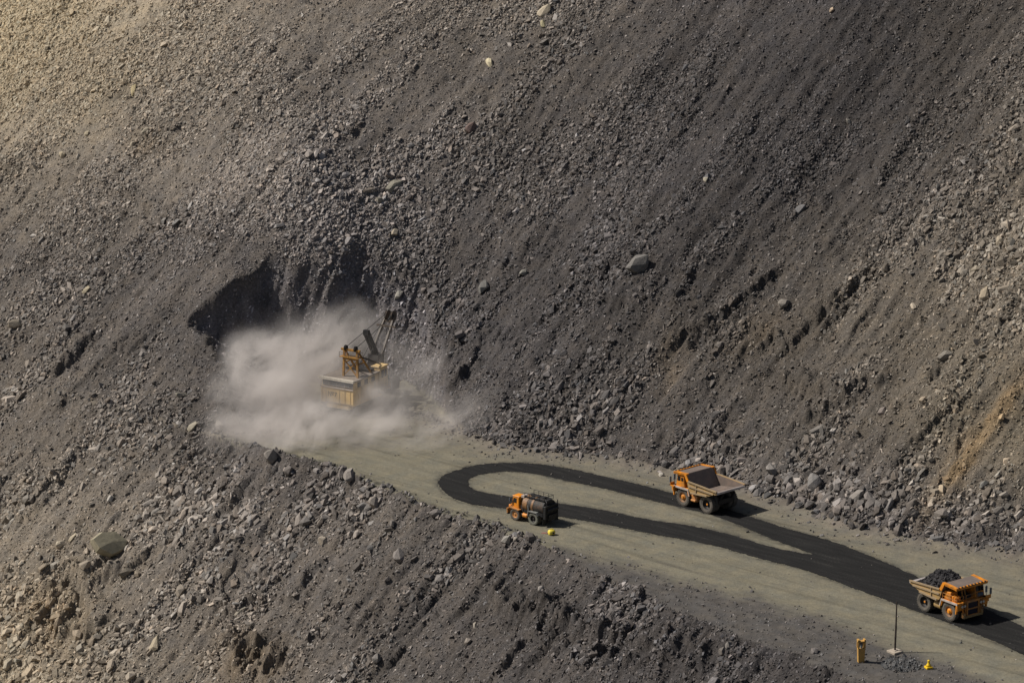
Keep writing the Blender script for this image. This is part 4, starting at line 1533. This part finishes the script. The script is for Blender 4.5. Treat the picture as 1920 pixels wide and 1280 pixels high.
# ------------------------------------------------------------------ water tanker
def water_tanker(label, loc, rz, scale=1.0):
    T = thing("water_tanker", label, "tanker truck", loc, rz, None, scale)
    ch = MB()
    for s in (-1, 1):
        ch.box(-3.6, 3.2, s * .6 - .14, s * .6 + .14, 1.0, 1.45)
    for xx in (-3.3, -1.5, 0, 1.8, 3.0):
        ch.box(xx - .14, xx + .14, -.46, .46, 1.02, 1.42)
    ch.build("chassis", M['black'], T)
    ax = MB()
    ax.tube((1.9, -1.5, .95), (1.9, 1.5, .95), .18, 10)
    ax.tube((-1.85, -1.6, .95), (-1.85, 1.6, .95), .3, 12)
    ax.build("axle", M['black'], T)
    for s in (-1, 1):
        wheel(T, 1.9, s * 1.65, s, .95, .56, M['rubber'], M['orange_dusty'])
        wheel(T, -1.85, s * 1.65, s, .98, .56, M['rubber_pale'], M['dark'], hub_out=False)
        wheel(T, -1.85, s * 1.02, s, .98, .56, M['rubber'], M['dark'], hub_out=False, lugs=False)
    # barrel
    tk = MB()
    prof = [(.001, -2.15), (1.35, -2.12), (1.5, -2.0), (1.52, 2.0), (1.38, 2.15), (.001, 2.2)]
    tk.lathe(prof, (-1.6, 0, 2.75), 'x', 36, 1.08, .86)
    TK = tk.build("tank", M['tank'], T, smooth=False)
    bd = MB()
    for xx, w in ((.15, .5), (-1.35, .22)):
        prof = [(1.525, -w), (1.56, -w * .9), (1.56, w * .9), (1.525, w)]
        bd.lathe(prof, (xx, 0, 2.75), 'x', 36, 1.08, .86)
    bd.build("band", M['rust'], TK)
    for xx in (-2.6, -1.4, -.2):
        hb = MB()
        hb.tube((xx, 0, 4.0), (xx, 0, 4.25), .34, 14)
        hb.tube((xx, 0, 4.25), (xx, 0, 4.32), .4, 14)
        hb.build("hatch", M['black'], TK)
    wk = MB()
    for s in (-1, 1):
        wk.box(-3.5, .5, s * .85 - .25, s * .85 + .25, 3.93, 3.98)
    rail(wk, [(-3.5, 1.1, 3.98), (-2.5, 1.1, 3.98), (-1.5, 1.1, 3.98), (-.5, 1.1, 3.98), (.5, 1.1, 3.98)], .6, .04)
    rail(wk, [(-3.5, -1.1, 3.98), (-2.5, -1.1, 3.98), (-1.5, -1.1, 3.98), (-.5, -1.1, 3.98), (.5, -1.1, 3.98)], .6, .04)
    wk.path([(-3.5, 1.1, 4.58), (-3.5, -1.1, 4.58)], .04)
    wk.build("walkway", M['black'], T)
    sk = MB()
    for s in (-1, 1):
        sk.box(-3.5, .4, s * 1.2 - .3, s * 1.2 + .3, 1.5, 2.05)
    sk.build("saddle", M['black'], T)
    rp = MB()
    rp.box(-4.15, -3.62, -1.55, 1.55, 1.2, 3.3)
    rp.box(-4.5, -4.15, -1.0, 1.0, 1.0, 1.9)
    rp.tube((-4.25, -1.2, 2.6), (-4.25, 1.2, 2.6), .3, 12)
    for s in (-1, 1):
        rp.tube((-4.2, s * 1.3, 1.2), (-4.2, s * 1.3, 3.9), .08, 8)
        rp.box(-3.9, -3.8, s * 1.45 - .42, s * 1.45 + .42, .45, 1.3)
    rp.path([(-4.2, 1.3, 3.9), (-3.6, .9, 4.3), (-3.0, .6, 4.2)], .09, 8)
    rp.build("spray_rig", M['black'], T, bevel=.03)
    fe = MB()
    for s in (-1, 1):
        y0, y1 = s * 1.68 - .38, s * 1.68 + .38
        fe.hexa([(-2.95, y0, 1.7), (-2.6, y0, 2.12), (-2.6, y1, 2.12), (-2.95, y1, 1.7), (-2.88, y0, 1.66), (-2.58, y0, 2.04), (-2.58, y1, 2.04), (-2.88, y1, 1.66)])
        fe.box(-2.6, -.95, y0, y1, 2.05, 2.13)
        fe.box(-.98, -.86, y0, y1, 1.35, 2.13)
        fe.beam((-.9, s * 1.9, 2.05), (-.55, s * 1.6, 2.9), .14, .14)
    fe.build("mudguard", M['grey'], T)
    # cab and hood
    c = MB()
    c.hexa([(1.35, .0, 1.95), (3.0, .0, 1.95), (3.0, 1.5, 1.95), (1.35, 1.5, 1.95), (1.4, .05, 3.75), (2.6, .05, 3.75), (2.6, 1.45, 3.75), (1.4, 1.45, 3.75)])
    c.box(1.3, 2.75, 0, 1.5, 3.75, 3.87)
    CB = c.build("cab", M['orange'], T, bevel=.05)
    g = MB()
    g.hexa([(2.83, .2, 2.75), (2.87, .2, 2.75), (2.87, 1.35, 2.75), (2.83, 1.35, 2.75), (2.62, .2, 3.6), (2.66, .2, 3.6), (2.66, 1.35, 3.6), (2.62, 1.35, 3.6)])
    g.build("windscreen", M['glass'], CB)
    g = MB()
    g.hexa([(1.85, 1.455, 2.75), (2.65, 1.455, 2.75), (2.65, 1.51, 2.75), (1.85, 1.51, 2.75), (1.85, 1.44, 3.5), (2.5, 1.44, 3.5), (2.5, 1.49, 3.5), (1.85, 1.49, 3.5)])
    g.build("side_window", M['glass'], CB)
    d = MB()
    d.box(1.45, 1.8, 1.46, 1.52, 2.1, 3.6)
    d.build("door", M['orange'], CB)
    h = MB()
    h.box(1.5, 3.5, -1.4, -.1, 1.6, 2.55)
    h.box(3.05, 3.5, -.1, 1.5, 1.3, 2.2)
    h.tube((2.1, -.9, 2.55), (2.1, -.9, 3.6), .16, 10)
    h.build("hood", M['orange'], T, bevel=.05)
    gr = MB()
    gr.box(3.5, 3.6, -1.0, .6, 1.15, 2.4)
    gr.build("grille", M['grille'], T)
    f2 = MB()
    for s in (-1, 1):
        f2.prism([(1.05, 1.75), (2.9, 1.92), (3.5, 1.55), (3.5, 1.7), (2.95, 2.04), (1.05, 1.87)], s * 1.55 - .45, s * 1.55 + .45)
        f2.box(3.35, 3.55, s * 1.55 - .4, s * 1.55 + .4, .95, 1.75)
    f2.build("fender", M['orange_dusty'], T)
    for s in (-1, 1):
        hl = MB()
        hl.tube((3.55, s * 1.5, 1.5), (3.62, s * 1.5, 1.5), .14, 12)
        hl.build("headlight", M['lamp'], T)
    bu = MB()
    bu.box(3.4, 3.75, -1.7, 1.7, .65, .95)
    bu.build("bumper", M['dark'], T, bevel=.03)
    ft = MB()
    ft.tube((-.35, 1.35, 1.05), (.55, 1.35, 1.05), .36, 16)
    ft.build("fuel_tank", M['orange'], T)
    ac = MB()
    ac.tube((.95, .9, 2.0), (.95, .9, 3.9), .2, 10)
    ac.box(.75, 1.2, -.6, .6, 3.55, 3.95)
    ac.box(.7, 1.2, -1.3, 1.3, 1.5, 2.5)
    ac.build("air_cleaner", M['dark'], T)
    pa = MB()
    pa.box(.55, 1.15, .2, 1.2, 3.75, 4.1)
    pa.build("hose_box", M['pale'], T)
    ml = MB()
    ml.tube((2.9, 1.6, 2.2), (3.0, 1.75, 3.4), .04, 6)
    ml.box(2.95, 3.05, 1.6, 1.9, 2.9, 3.45)
    ml.build("mirror", M['blue'], T)
    return T


(c3, h3) = wheel_ground((964.9, 975.0), (999.1, 984.0), 1.93, True)
h3 = R(139)
tanker = water_tanker("orange water tanker with oily black barrel parked beside the turning loop", (c3[0], c3[1], 0.0), h3)


# ------------------------------------------------------------------ rope shovel in the dust
def rope_shovel(label, loc, rz):
    T = thing("rope_shovel", label, "rope shovel", loc, rz)
    for s in (-1, 1):
        tr = MB()
        y0, y1 = s * 2.6 - .55, s * 2.6 + .55
        pts = []
        for k in range(9):
            a = R(90 + 180 * k / 8)
            pts.append((-3.2 + .75 * math.cos(a), .8 + .75 * math.sin(a)))
        for k in range(9):
            a = R(-90 + 180 * k / 8)
            pts.append((3.2 + .75 * math.cos(a), .8 + .75 * math.sin(a)))
        tr.prism(pts, y0, y1)
        for k in range(22):
            xx = -3.3 + 6.6 * k / 21
            tr.box(xx - .1, xx + .1, y0 - .03, y1 + .03, 1.53, 1.62)
        tr.build("crawler_track", M['dark'], T)
    ba = MB()
    ba.box(-2.6, 2.6, -2.1, 2.1, .5, 1.4)
    ba.lathe([(.001, 1.4), (2.4, 1.4), (2.4, 2.0), (.001, 2.0)], (0, 0, 0), 'z', 32)
    ba.build("undercarriage", M['dark'], T)
    dk = MB()
    dk.box(-5.2, 3.9, -3.35, 3.35, 2.0, 2.3)
    dk.build("turntable_deck", M['cream'], T)
    W = 3.3
    hs = MB()
    hs.box(-5.4, 2.6, -W, W, 2.3, 4.95)                      # lower house
    hs.box(-5.0, 2.6, -W + .1, W - .1, 4.95, 6.25)           # recessed upper part
    for k in range(7):                                        # side stiffeners
        xx = -4.9 + 1.2 * k
        hs.box(xx - .05, xx + .05, -W - .06, W + .06, 2.35, 4.9)
    for yy in (-2.7, -1.6, -.45, 2.3, 3.0):
        hs.box(-5.46, -5.4, yy - .04, yy + .04, 2.35, 4.9)
    H = hs.build("house", M['cream'], T)
    cw = MB()
    cw.box(-5.2, -3.9, -2.3, 2.3, 1.2, 2.0)
    cw.build("counterweight", M['cream'], T, bevel=.08)
    wd = MB()
    wd.box(-5.06, -5.003, -W + .2, W - .2, 5.05, 6.15)
    for k in range(9):
        yy = -2.8 + 5.6 * k / 8
        wd.box(-5.1, -5.06, yy - .05, yy + .05, 5.05, 6.15)
    wd.build("louvre_window", M['blue'], H)
    sd = MB()
    for s in (-1, 1):
        for xx in (-3.4, -1.2, 1.0):
            sd.box(xx - .5, xx + .5, s * (W - .08), s * (W - .03), 5.1, 6.0)
    sd.build("side_louvre", M['dark'], H)
    rf = MB()
    rf.box(-5.6, 2.8, -W - .15, W + .15, 6.25, 6.45)
    rf.build("roof", M['roof_dust'], H)
    re_ = MB()
    re_.box(-5.7, -5.25, -W - .2, W + .2, 6.22, 6.66)
    re_.build("roof_edge", M['cream_roof'], H)
    lg = MB()
    lg.box(-5.55, -5.4, -W - .05, W + .05, 4.86, 5.02)
    lg.build("ledge", M['pale'], H)
    rl = MB()
    rail(rl, [(-5.45, W - .05, 5.02), (-5.45, 1.6, 5.02), (-5.45, 0, 5.02), (-5.45, -1.6, 5.02), (-5.45, -W + .05, 5.02)], .75, .03)
    rl.build("rear_rail", M['pale'], H)
    # fleet number on the rear wall
    cu = bpy.data.curves.new("numeral_curve", 'FONT')
    cu.body = "\u21167"
    cu.size = 1.2
    cu.extrude = .012
    cu.align_x = 'CENTER'
    tmp = bpy.data.objects.new("numeral_tmp", cu)
    COL.objects.link(tmp)
    bpy.context.view_layer.update()
    me = bpy.data.meshes.new_from_object(tmp.evaluated_get(bpy.context.evaluated_depsgraph_get()))
    bpy.data.objects.remove(tmp)
    me.name = "number"
    me.materials.clear()
    me.materials.append(M['numeral'])
    no = add("number", me, H)
    # text lies in XY; stand it up on the rear wall, reading from behind (-X)
    no.matrix_local = Matrix(((0, 0, -1, -5.415), (-1, 0, 0, 0.95), (0, 1, 0, 3.3), (0, 0, 0, 1)))
    # gantry over the rear of the house
    g = MB()
    GX0 = -2.9
    GY0 = -1.2
    for s in (-1, 1):
        y = GY0 + s * 1.45
        g.beam((GX0, y, 6.45), (GX0 + .1, GY0 + s * 1.3, 11.2), .34, .34)
        g.beam((GX0 + 4.2, y, 6.45), (GX0 + .3, GY0 + s * 1.3, 11.1), .26, .26)
        g.beam((GX0, y, 8.8), (GX0 + 2.2, y, 8.8), .18, .18)
    g.beam((GX0 + .1, GY0 - 1.9, 11.2), (GX0 + .1, GY0 + 1.9, 11.2), .4, .36)
    g.beam((GX0, GY0 - 1.4, 9.6), (GX0, GY0 + 1.4, 9.6), .25, .25)
    g.beam((GX0, GY0 + 1.4, 9.5), (GX0, GY0 - 1.4, 6.6), .18, .18)
    g.beam((GX0 + .02, GY0 - 1.4, 9.5), (GX0 + .02, GY0 + 1.4, 6.6), .14, .14)
    g.box(GX0 - .6, GX0 + 1.0, GY0 - 1.9, GY0 + 1.9, 9.95, 10.03)
    G = g.build("gantry", M['gantry'], T)
    gp = MB()
    rail(gp, [(GX0 - .6, GY0 + 1.9, 10.03), (GX0 - .6, GY0, 10.03), (GX0 - .6, GY0 - 1.9, 10.03), (GX0 + 1.0, GY0 - 1.9, 10.03)], .8, .04)
    gp.build("gantry_rail", M['beam'], G)
    sh = MB()
    for s in (-1, 1):
        sh.lathe([(.001, -.14), (.5, -.14), (.4, 0), (.5, .14), (.001, .14)], (GX0 + .1, GY0 + s * 1.0, 11.5), 'y', 18)
    sh.build("gantry_sheave", M['black'], G)
    # boom
    foot = Vector((3.3, 0, 3.0))
    tip = Vector((11.7, 0, 13.9))
    b = MB()
    for s in (-1, 1):
        b.beam(foot + Vector((0, s * 1.25, 0)), tip + Vector((0, s * .85, 0)), .3, .6)
    for k in (.12, .3, .92):
        c = foot.lerp(tip, k)
        w = 1.25 + (.85 - 1.25) * k
        b.beam(c + Vector((0, -w, 0)), c + Vector((0, w, 0)), .3, .4)
    c = foot.lerp(tip, .83)
    b.beam(c + Vector((0, -1.9, .3)), c + Vector((0, 1.9, .3)), .35, .3)
    B = b.build("boom", M['beam'], T)
    sv = MB()
    for s in (-.55, .55):
        sv.lathe([(.001, -.16), (.95, -.16), (.82, 0), (.95, .16), (.001, .16)], (tip.x, s, tip.z), 'y', 24)
    sv.build("head_sheave", M['beam'], B)
    # stick and bucket
    back = Vector((4.0, 0, 12.6))
    fwd = Vector((10.3, 0, 2.4))
    st = MB()
    for s in (-1, 1):
        st.beam(back + Vector((0, s * .32, 0)), fwd + Vector((0, s * .32, 0)), .36, .75)
    st.beam(back + Vector((0, -.5, 0)), back + Vector((0, .5, 0)), .7, .9)
    st.build("dipper_stick", M['black'], T)
    sd = MB()
    sd.box(5.9, 8.0, -1.0, 1.0, 6.3, 8.2)
    sd.lathe([(.001, -1.25), (.7, -1.25), (.7, 1.25), (.001, 1.25)], (7.0, 0, 7.3), 'y', 18)
    sd.build("saddle_block", M['black'], T)
    bk = MB()
    X0, Z0 = 10.3, 2.4
    for s in (-1, 1):
        bk.prism([(X0 - .6, Z0 + .6), (X0 - .3, Z0 - 1.6), (X0 + 1.9, Z0 - 1.5), (X0 + 2.1, Z0 + .3), (X0 + .8, Z0 + 1.0)], s * 1.25 - .1, s * 1.25 + .1)
    bk.box(X0 - .6, X0 + .1, -1.15, 1.15, Z0 - 1.6, Z0 + .6)
    bk.box(X0 + .1, X0 + 1.9, -1.15, 1.15, Z0 - 1.6, Z0 - 1.4)
    for k in range(5):
        yy = -1.0 + .5 * k
        bk.prism([(X0 + 1.8, Z0 + .2), (X0 + 2.1, Z0 + .1), (X0 + 2.35, Z0 + .9)], yy - .1, yy + .1)
    bk.build("bucket", M['dark'], T)
    # ropes
    r = MB()
    for s in (-1, 1):
        r.tube((-2.8, -1.2 + s * 1.0, 11.6), (tip.x - .2, s * .8, tip.z + .3), .05, 6)
        r.tube((tip.x + .7, s * .55, tip.z), (X0 + .6, s * .9, Z0 + .9), .05, 6)
        r.tube((1.4, s * .5, 6.4), (tip.x, s * .5, tip.z + .95), .05, 6)
    r.build("hoist_rope", M['black'], T)
    # operator cab on the starboard front corner
    oc = MB()
    oc.hexa([(2.8, -3.5, 3.2), (5.4, -3.5, 3.2), (5.4, -1.7, 3.2), (2.8, -1.7, 3.2), (2.8, -3.5, 7.0), (5.1, -3.5, 7.0), (5.1, -1.7, 7.0), (2.8, -1.7, 7.0)])
    oc.box(2.7, 5.4, -3.6, -1.6, 7.0, 7.15)
    OC = oc.build("cab", M['cream'], T, bevel=.05)
    w = MB()
    w.box(3.2, 4.0, -3.55, -3.503, 5.2, 6.5)
    w.box(4.2, 4.9, -3.55, -3.503, 5.2, 6.5)
    w.build("window", M['glass'], OC)
    w = MB()
    rail(w, [(2.7, -3.9, 3.2), (4.0, -3.9, 3.2), (5.4, -3.9, 3.2)], .9, .04)
    w.box(2.6, 5.5, -3.95, -3.5, 3.1, 3.2)
    w.build("catwalk", M['gantry'], OC)
    w = MB()
    w.beam((-1.9, -2.6, 10.0), (4.2, -2.7, 7.3), .18, .22)
    w.box(1.0, 2.6, -2.4, 2.4, 6.45, 6.9)
    w.build("roof_machinery", M['dark'], T)
    return T


shovel = rope_shovel("dusty yellow rope shovel with raised boom digging inside the dust", (-27.2, 642.2, 0.0), R(59))

# ------------------------------------------------------------------ small things beside the bench
# ochre marker post: a tall hollow box with an open head
p = ground(1614, 1239)
P = thing("marker_post", "tall ochre marker post with open frame head on the dark apron", "marker post", (p[0], p[1], float(z_at(p[0], p[1])) - .05), R(12))
b = MB()
b.hexa([(-.44, -.3, 0), (.44, -.3, 0), (.44, .3, 0), (-.44, .3, 0), (-.52, -.32, 2.15), (.52, -.32, 2.15), (.52, .32, 2.15), (-.52, .32, 2.15)])
b.box(-.05, .05, -.335, -.3, .1, 2.1)
b.build("post", M['post'], P, bevel=.03)
b = MB()
for sx_ in (-1, 1):
    for sy_ in (-1, 1):
        b.box(sx_ * .47 - .1, sx_ * .47 + .1, sy_ * .26 - .08, sy_ * .26 + .08, 2.15, 3.3)
b.box(-.57, .57, -.34, .34, 3.05, 3.2)
b.box(-.57, -.3, -.34, .34, 3.2, 3.42)
b.box(.36, .57, -.34, .34, 3.2, 3.42)
b.build("frame_head", M['post'], P)
b = MB()
b.box(-.3, .3, .05, .2, 2.3, 3.0)
b.tube((0, -.1, 2.15), (0, -.1, 2.75), .16, 12)
b.build("lantern", M['grey'], P)
b = MB()
b.box(-.75, .75, -.6, .6, -.1, .06)
b.build("base_plate", M['pole'], P)

p = ground(1678, 1221)
zz = float(z_at(p[0], p[1]))
P = thing("pole", "thin tall rusty dark pole set in a pale concrete slab", "pole", (p[0], p[1], zz), R(38))
b = MB()
b.box(-.85, .85, -.85, .85, -.05, .32)
b.box(-.35, .35, -.35, .35, .32, .42)
b.build("concrete_slab", M['concrete'], P, bevel=.06)
b = MB()
b.tube((0, 0, .42), (.12, .05, 4.0), .14, 10)
b.tube((.12, .05, 4.0), (.2, .12, 7.5), .12, 10, .09)
for k in range(2):
    b.tube((.02 + .03 * k, .02 * k, 1.2 + k), (.02 + .03 * k, .02 * k, 1.26 + k), .165, 10)
b.build("shaft", M['pole'], P)

p = ground(1741, 1250)
P = thing("traffic_cone", "yellow cone on a broad square foot beside the dark gravel heap", "cone", (p[0], p[1], float(z_at(p[0], p[1]))), R(20))
b = MB()
b.hexa([(-.5, -.5, 0), (.5, -.5, 0), (.5, .5, 0), (-.5, .5, 0), (-.46, -.46, .3), (.46, -.46, .3), (.46, .46, .3), (-.46, .46, .3)])
b.build("foot", M['yellow'], P, bevel=.05)
b = MB()
b.lathe([(.001, .3), (.4, .3), (.3, .55), (.19, .7), (.15, 1.0), (.2, 1.12), (.12, 1.2), (.001, 1.2)], (0, 0, 0), 'z', 18)
b.build("cone_body", M['yellow'], P, smooth=True)

# lemon yellow jug lying next to a faded red sheet below the tanker
p = ground(1034, 1002)
P = thing("jug", "lemon yellow plastic jug on the bench behind the water tanker", "jug", (p[0], p[1], float(z_at(p[0], p[1]))), R(25))
b = MB()
b.lathe([(.001, -.5), (.36, -.48), (.44, -.4), (.45, .35), (.36, .46), (.14, .52), (.14, .62), (.001, .62)], (0, 0, .44), 'x', 20)
b.build("drum", M['lemon'], P, smooth=True)
b = MB()
b.path([(-.25, 0, .85), (-.2, 0, 1.02), (.2, 0, 1.02), (.25, 0, .85)], .05, 8)
b.build("handle", M['lemon'], P)
b = MB()
b.lathe([(.001, -.03), (.17, -.03), (.17, .03), (.001, .03)], (.12, -.45, .42), 'y', 14)
b.build("cap", M['pole'], P)
p = ground(1021, 999)
b = MB()
b.hexa([(-.5, -.28, .0), (.5, -.22, .0), (.48, .26, .0), (-.46, .3, .0), (-.5, -.28, .08), (.5, -.22, .16), (.48, .26, .12), (-.46, .3, .06)])
b.path([(.45, 0, .1), (.8, -.1, .12), (1.1, -.25, .1)], .05, 6)
o = b.build("plastic_sheet", M['pinkred'], None, bevel=.02)
o.location = (p[0], p[1], float(z_at(p[0], p[1])) - .01)
o.rotation_euler = (0, 0, R(-20))
tag(o, "faded red sheet lying next to the lemon yellow jug", "sheet")

# dark gravel heap by the pole
hx, hy = ground(1690, 1244)[:2]
nh = 1500
ang = rng.uniform(0, 2 * math.pi, nh)
rr = np.sqrt(rng.uniform(0, 1, nh))
lx = rr * np.cos(ang) * 2.8
ly = rr * np.sin(ang) * 3.0
hh = 0.36 * (1 - rr ** 1.6) * rng.uniform(.6, 1.1, nh)
rad = np.clip(.15 * np.exp(rng.normal(0, .4, nh)), .07, .42)
pos = np.stack([hx + lx, hy + ly, z_at(hx + lx, hy + ly) + hh], -1)
cone_v = [(hx, hy, float(z_at(hx, hy)) + .75)]
o = scatter_mesh("gravel_heap", pos, rad, stone_tints(np.full((nh, 3), .075), nh), BIGP)
del o["kind"]
mound = MB()
prof = [(.001, .33), (1.0, .26), (1.9, .13), (2.7, .01), (3.0, -.3)]
mound.lathe(prof, (0, 0, 0), 'z', 32)
for i, v in enumerate(mound.v):
    wx_, wy_ = hx + v[0], hy + v[1] * 1.05
    mound.v[i] = (wx_, wy_, float(z_at(wx_, wy_)) + v[2] + .12 * float(noise(np.array([wx_ * .9]), np.array([wy_ * .9]), 501)[0]))
mm = bpy.data.meshes.new("mound")
mm.from_pydata(mound.v, [], mound.f)
a_ = mm.attributes.new("tint", 'FLOAT_COLOR', 'POINT')
cc = np.ones((len(mound.v), 4), np.float32)
cc[:, :3] = (.07, .068, .07)
a_.data.foreach_set("color", cc.ravel())
mm.materials.append(M['earth'])
mo = add("mound", mm, o)
tag(o, "low heap of dark broken gravel between the pole and the yellow cone", "gravel heap")

# ------------------------------------------------------------------ dust cloud
PUFFS = [  # centre, radii, strength
    ((-41.5, 635, 3.5), (11.5, 12, 8), 1.0),
    ((-40, 641, 7), (12, 10, 8), .95),
    ((-35, 648, 8.5), (10, 8, 8), .7),
    ((-28, 630, 5), (11, 5, 6), .13),
    ((-19, 621, .2), (18, 8, 3), .2),
    ((-28, 654, 11), (8, 6, 6), .38),
    ((-35.5, 623.5, .8), (16.5, 10.2, 5.8), 1.0),
    ((-21, 647, 8.0), (7, 7, 7), .12),
    ((-24, 628, .5), (16, 9, 5.0), .7),
    ((-8, 629, .5), (17, 9.5, 4.8), .5),
    ((-21.5, 638.5, 2.5), (6, 6, 5.5), .75),
    ((-15, 648, 4.0), (9, 8, 7.5), .36),
]


def dust_material():
    m = bpy.data.materials.new("airborne_dust")
    m.use_nodes = True
    nt = m.node_tree
    nt.nodes.clear()
    L = nt.links.new
    out = N(nt, "ShaderNodeOutputMaterial")
    vol = N(nt, "ShaderNodeVolumePrincipled")
    L(vol.outputs[0], out.inputs["Volume"])
    vol.inputs["Color"].default_value = (0.9, 0.86, 0.83, 1)
    vol.inputs["Anisotropy"].default_value = 0.1
    geo = N(nt, "ShaderNodeNewGeometry")
    # wispy warp
    wn = N(nt, "ShaderNodeTexNoise")
    wn.inputs["Scale"].default_value = .09
    wn.inputs["Detail"].default_value = 3
    L(geo.outputs["Position"], wn.inputs["Vector"])
    ws = N(nt, "ShaderNodeVectorMath", operation='SUBTRACT')
    L(wn.outputs["Color"], ws.inputs[0])
    ws.inputs[1].default_value = (.5, .5, .5)
    wm = N(nt, "ShaderNodeVectorMath", operation='MULTIPLY_ADD')
    L(ws.outputs[0], wm.inputs[0])
    wm.inputs[1].default_value = (11, 11, 11)
    L(geo.outputs["Position"], wm.inputs[2])
    acc = None
    for (c, r, a) in PUFFS:
        s = N(nt, "ShaderNodeVectorMath", operation='SUBTRACT')
        L(wm.outputs[0], s.inputs[0])
        s.inputs[1].default_value = c
        d = N(nt, "ShaderNodeVectorMath", operation='DIVIDE')
        L(s.outputs[0], d.inputs[0])
        d.inputs[1].default_value = r
        ln = N(nt, "ShaderNodeVectorMath", operation='LENGTH')
        L(d.outputs[0], ln.inputs[0])
        mr = N(nt, "ShaderNodeMapRange", interpolation_type='SMOOTHSTEP')
        L(ln.outputs["Value"], mr.inputs["Value"])
        mr.inputs["From Min"].default_value = 1.15
        mr.inputs["From Max"].default_value = .25
        mr.inputs["To Min"].default_value = 0
        mr.inputs["To Max"].default_value = a
        if acc is None:
            acc = mr.outputs[0]
        else:
            ad = N(nt, "ShaderNodeMath", operation='MAXIMUM')
            L(acc, ad.inputs[0])
            L(mr.outputs[0], ad.inputs[1])
            acc = ad.outputs[0]
    mp = N(nt, "ShaderNodeMapping")
    mp.vector_type = 'TEXTURE'
    mp.inputs["Rotation"].default_value = (0, R(-38), R(35))
    mp.inputs["Scale"].default_value = (2.4, 1.0, 1.0)
    L(wm.outputs[0], mp.inputs["Vector"])
    n1 = N(nt, "ShaderNodeTexNoise")
    n1.inputs["Scale"].default_value = .30
    n1.inputs["Detail"].default_value = 8
    n1.inputs["Roughness"].default_value = .62
    L(mp.outputs["Vector"], n1.inputs["Vector"])
    rp = N(nt, "ShaderNodeMapRange")
    rp.inputs["From Min"].default_value = .40
    rp.inputs["From Max"].default_value = .66
    rp.inputs["To Min"].default_value = .05
    rp.inputs["To Max"].default_value = 2.0
    L(n1.outputs["Fac"], rp.inputs["Value"])
    m1 = N(nt, "ShaderNodeMath", operation='MULTIPLY')
    L(acc, m1.inputs[0])
    L(rp.outputs[0], m1.inputs[1])
    m2 = N(nt, "ShaderNodeMath", operation='MULTIPLY')
    L(m1.outputs[0], m2.inputs[0])
    m2.inputs[1].default_value = DUST
    L(m2.outputs[0], vol.inputs["Density"])
    m.volume_intersection_method = 'ACCURATE' if hasattr(m, 'volume_intersection_method') else None
    return m


DUST = 0.25
bm = bmesh.new()
bmesh.ops.create_icosphere(bm, subdivisions=4, radius=1)
for v in bm.verts:
    k = 1 + .05 * float(noise(np.array([v.co.x * 3]), np.array([v.co.y * 3 + v.co.z]), 601)[0])
    v.co = Vector((v.co.x * 31 * k, v.co.y * 29 * k, v.co.z * 23 * k)) + Vector((-31, 638, 6))
me = bpy.data.meshes.new("dust_cloud")
bm.to_mesh(me)
bm.free()
dm = None
try:
    dm = dust_material()
except Exception as ex:
    print("dust", ex)
    raise
me.materials.append(dm)
o = add("dust_cloud", me)
tag(o, "pale dust billowing round the rope shovel in the digging bay", "dust", None, "stuff")

# ------------------------------------------------------------------ light and sky
EL, AZ = 48.0, -5.0     # sun from the picture's left side, a little towards the camera
sd = Vector((-math.cos(R(EL)) * math.cos(R(AZ)), -math.cos(R(EL)) * math.sin(R(AZ)), math.sin(R(EL))))
su = bpy.data.lights.new("sun", 'SUN')
su.energy = 5.0
su.angle = R(0.5)
su.color = (1.0, 0.94, 0.86)
so = bpy.data.objects.new("sun", su)
COL.objects.link(so)
so.location = (-300, 400, 400)
so.rotation_euler = sd.to_track_quat('Z', 'Y').to_euler()
w = bpy.data.worlds.new("World")
scene.world = w
w.use_nodes = True
nt = w.node_tree
bg = nt.nodes["Background"]
sky = nt.nodes.new("ShaderNodeTexSky")
sky.sky_type = 'NISHITA'
sky.sun_disc = False
sky.sun_elevation = R(EL)
sky.sun_rotation = math.atan2(sd.x, sd.y)
sky.altitude = 300
sky.dust_density = 3.0
nt.links.new(sky.outputs[0], bg.inputs["Color"])
bg.inputs["Strength"].default_value = 0.05

vs = scene.view_settings
vs.view_transform = 'Standard'
vs.look = 'None'
vs.exposure = -0.1
vs.gamma = 1
scene.cycles.volume_bounces = 3
scene.cycles.volume_step_rate = 0.35
scene.cycles.volume_max_steps = 256
scene.cycles.max_bounces = 6
scene.cycles.use_denoising = True
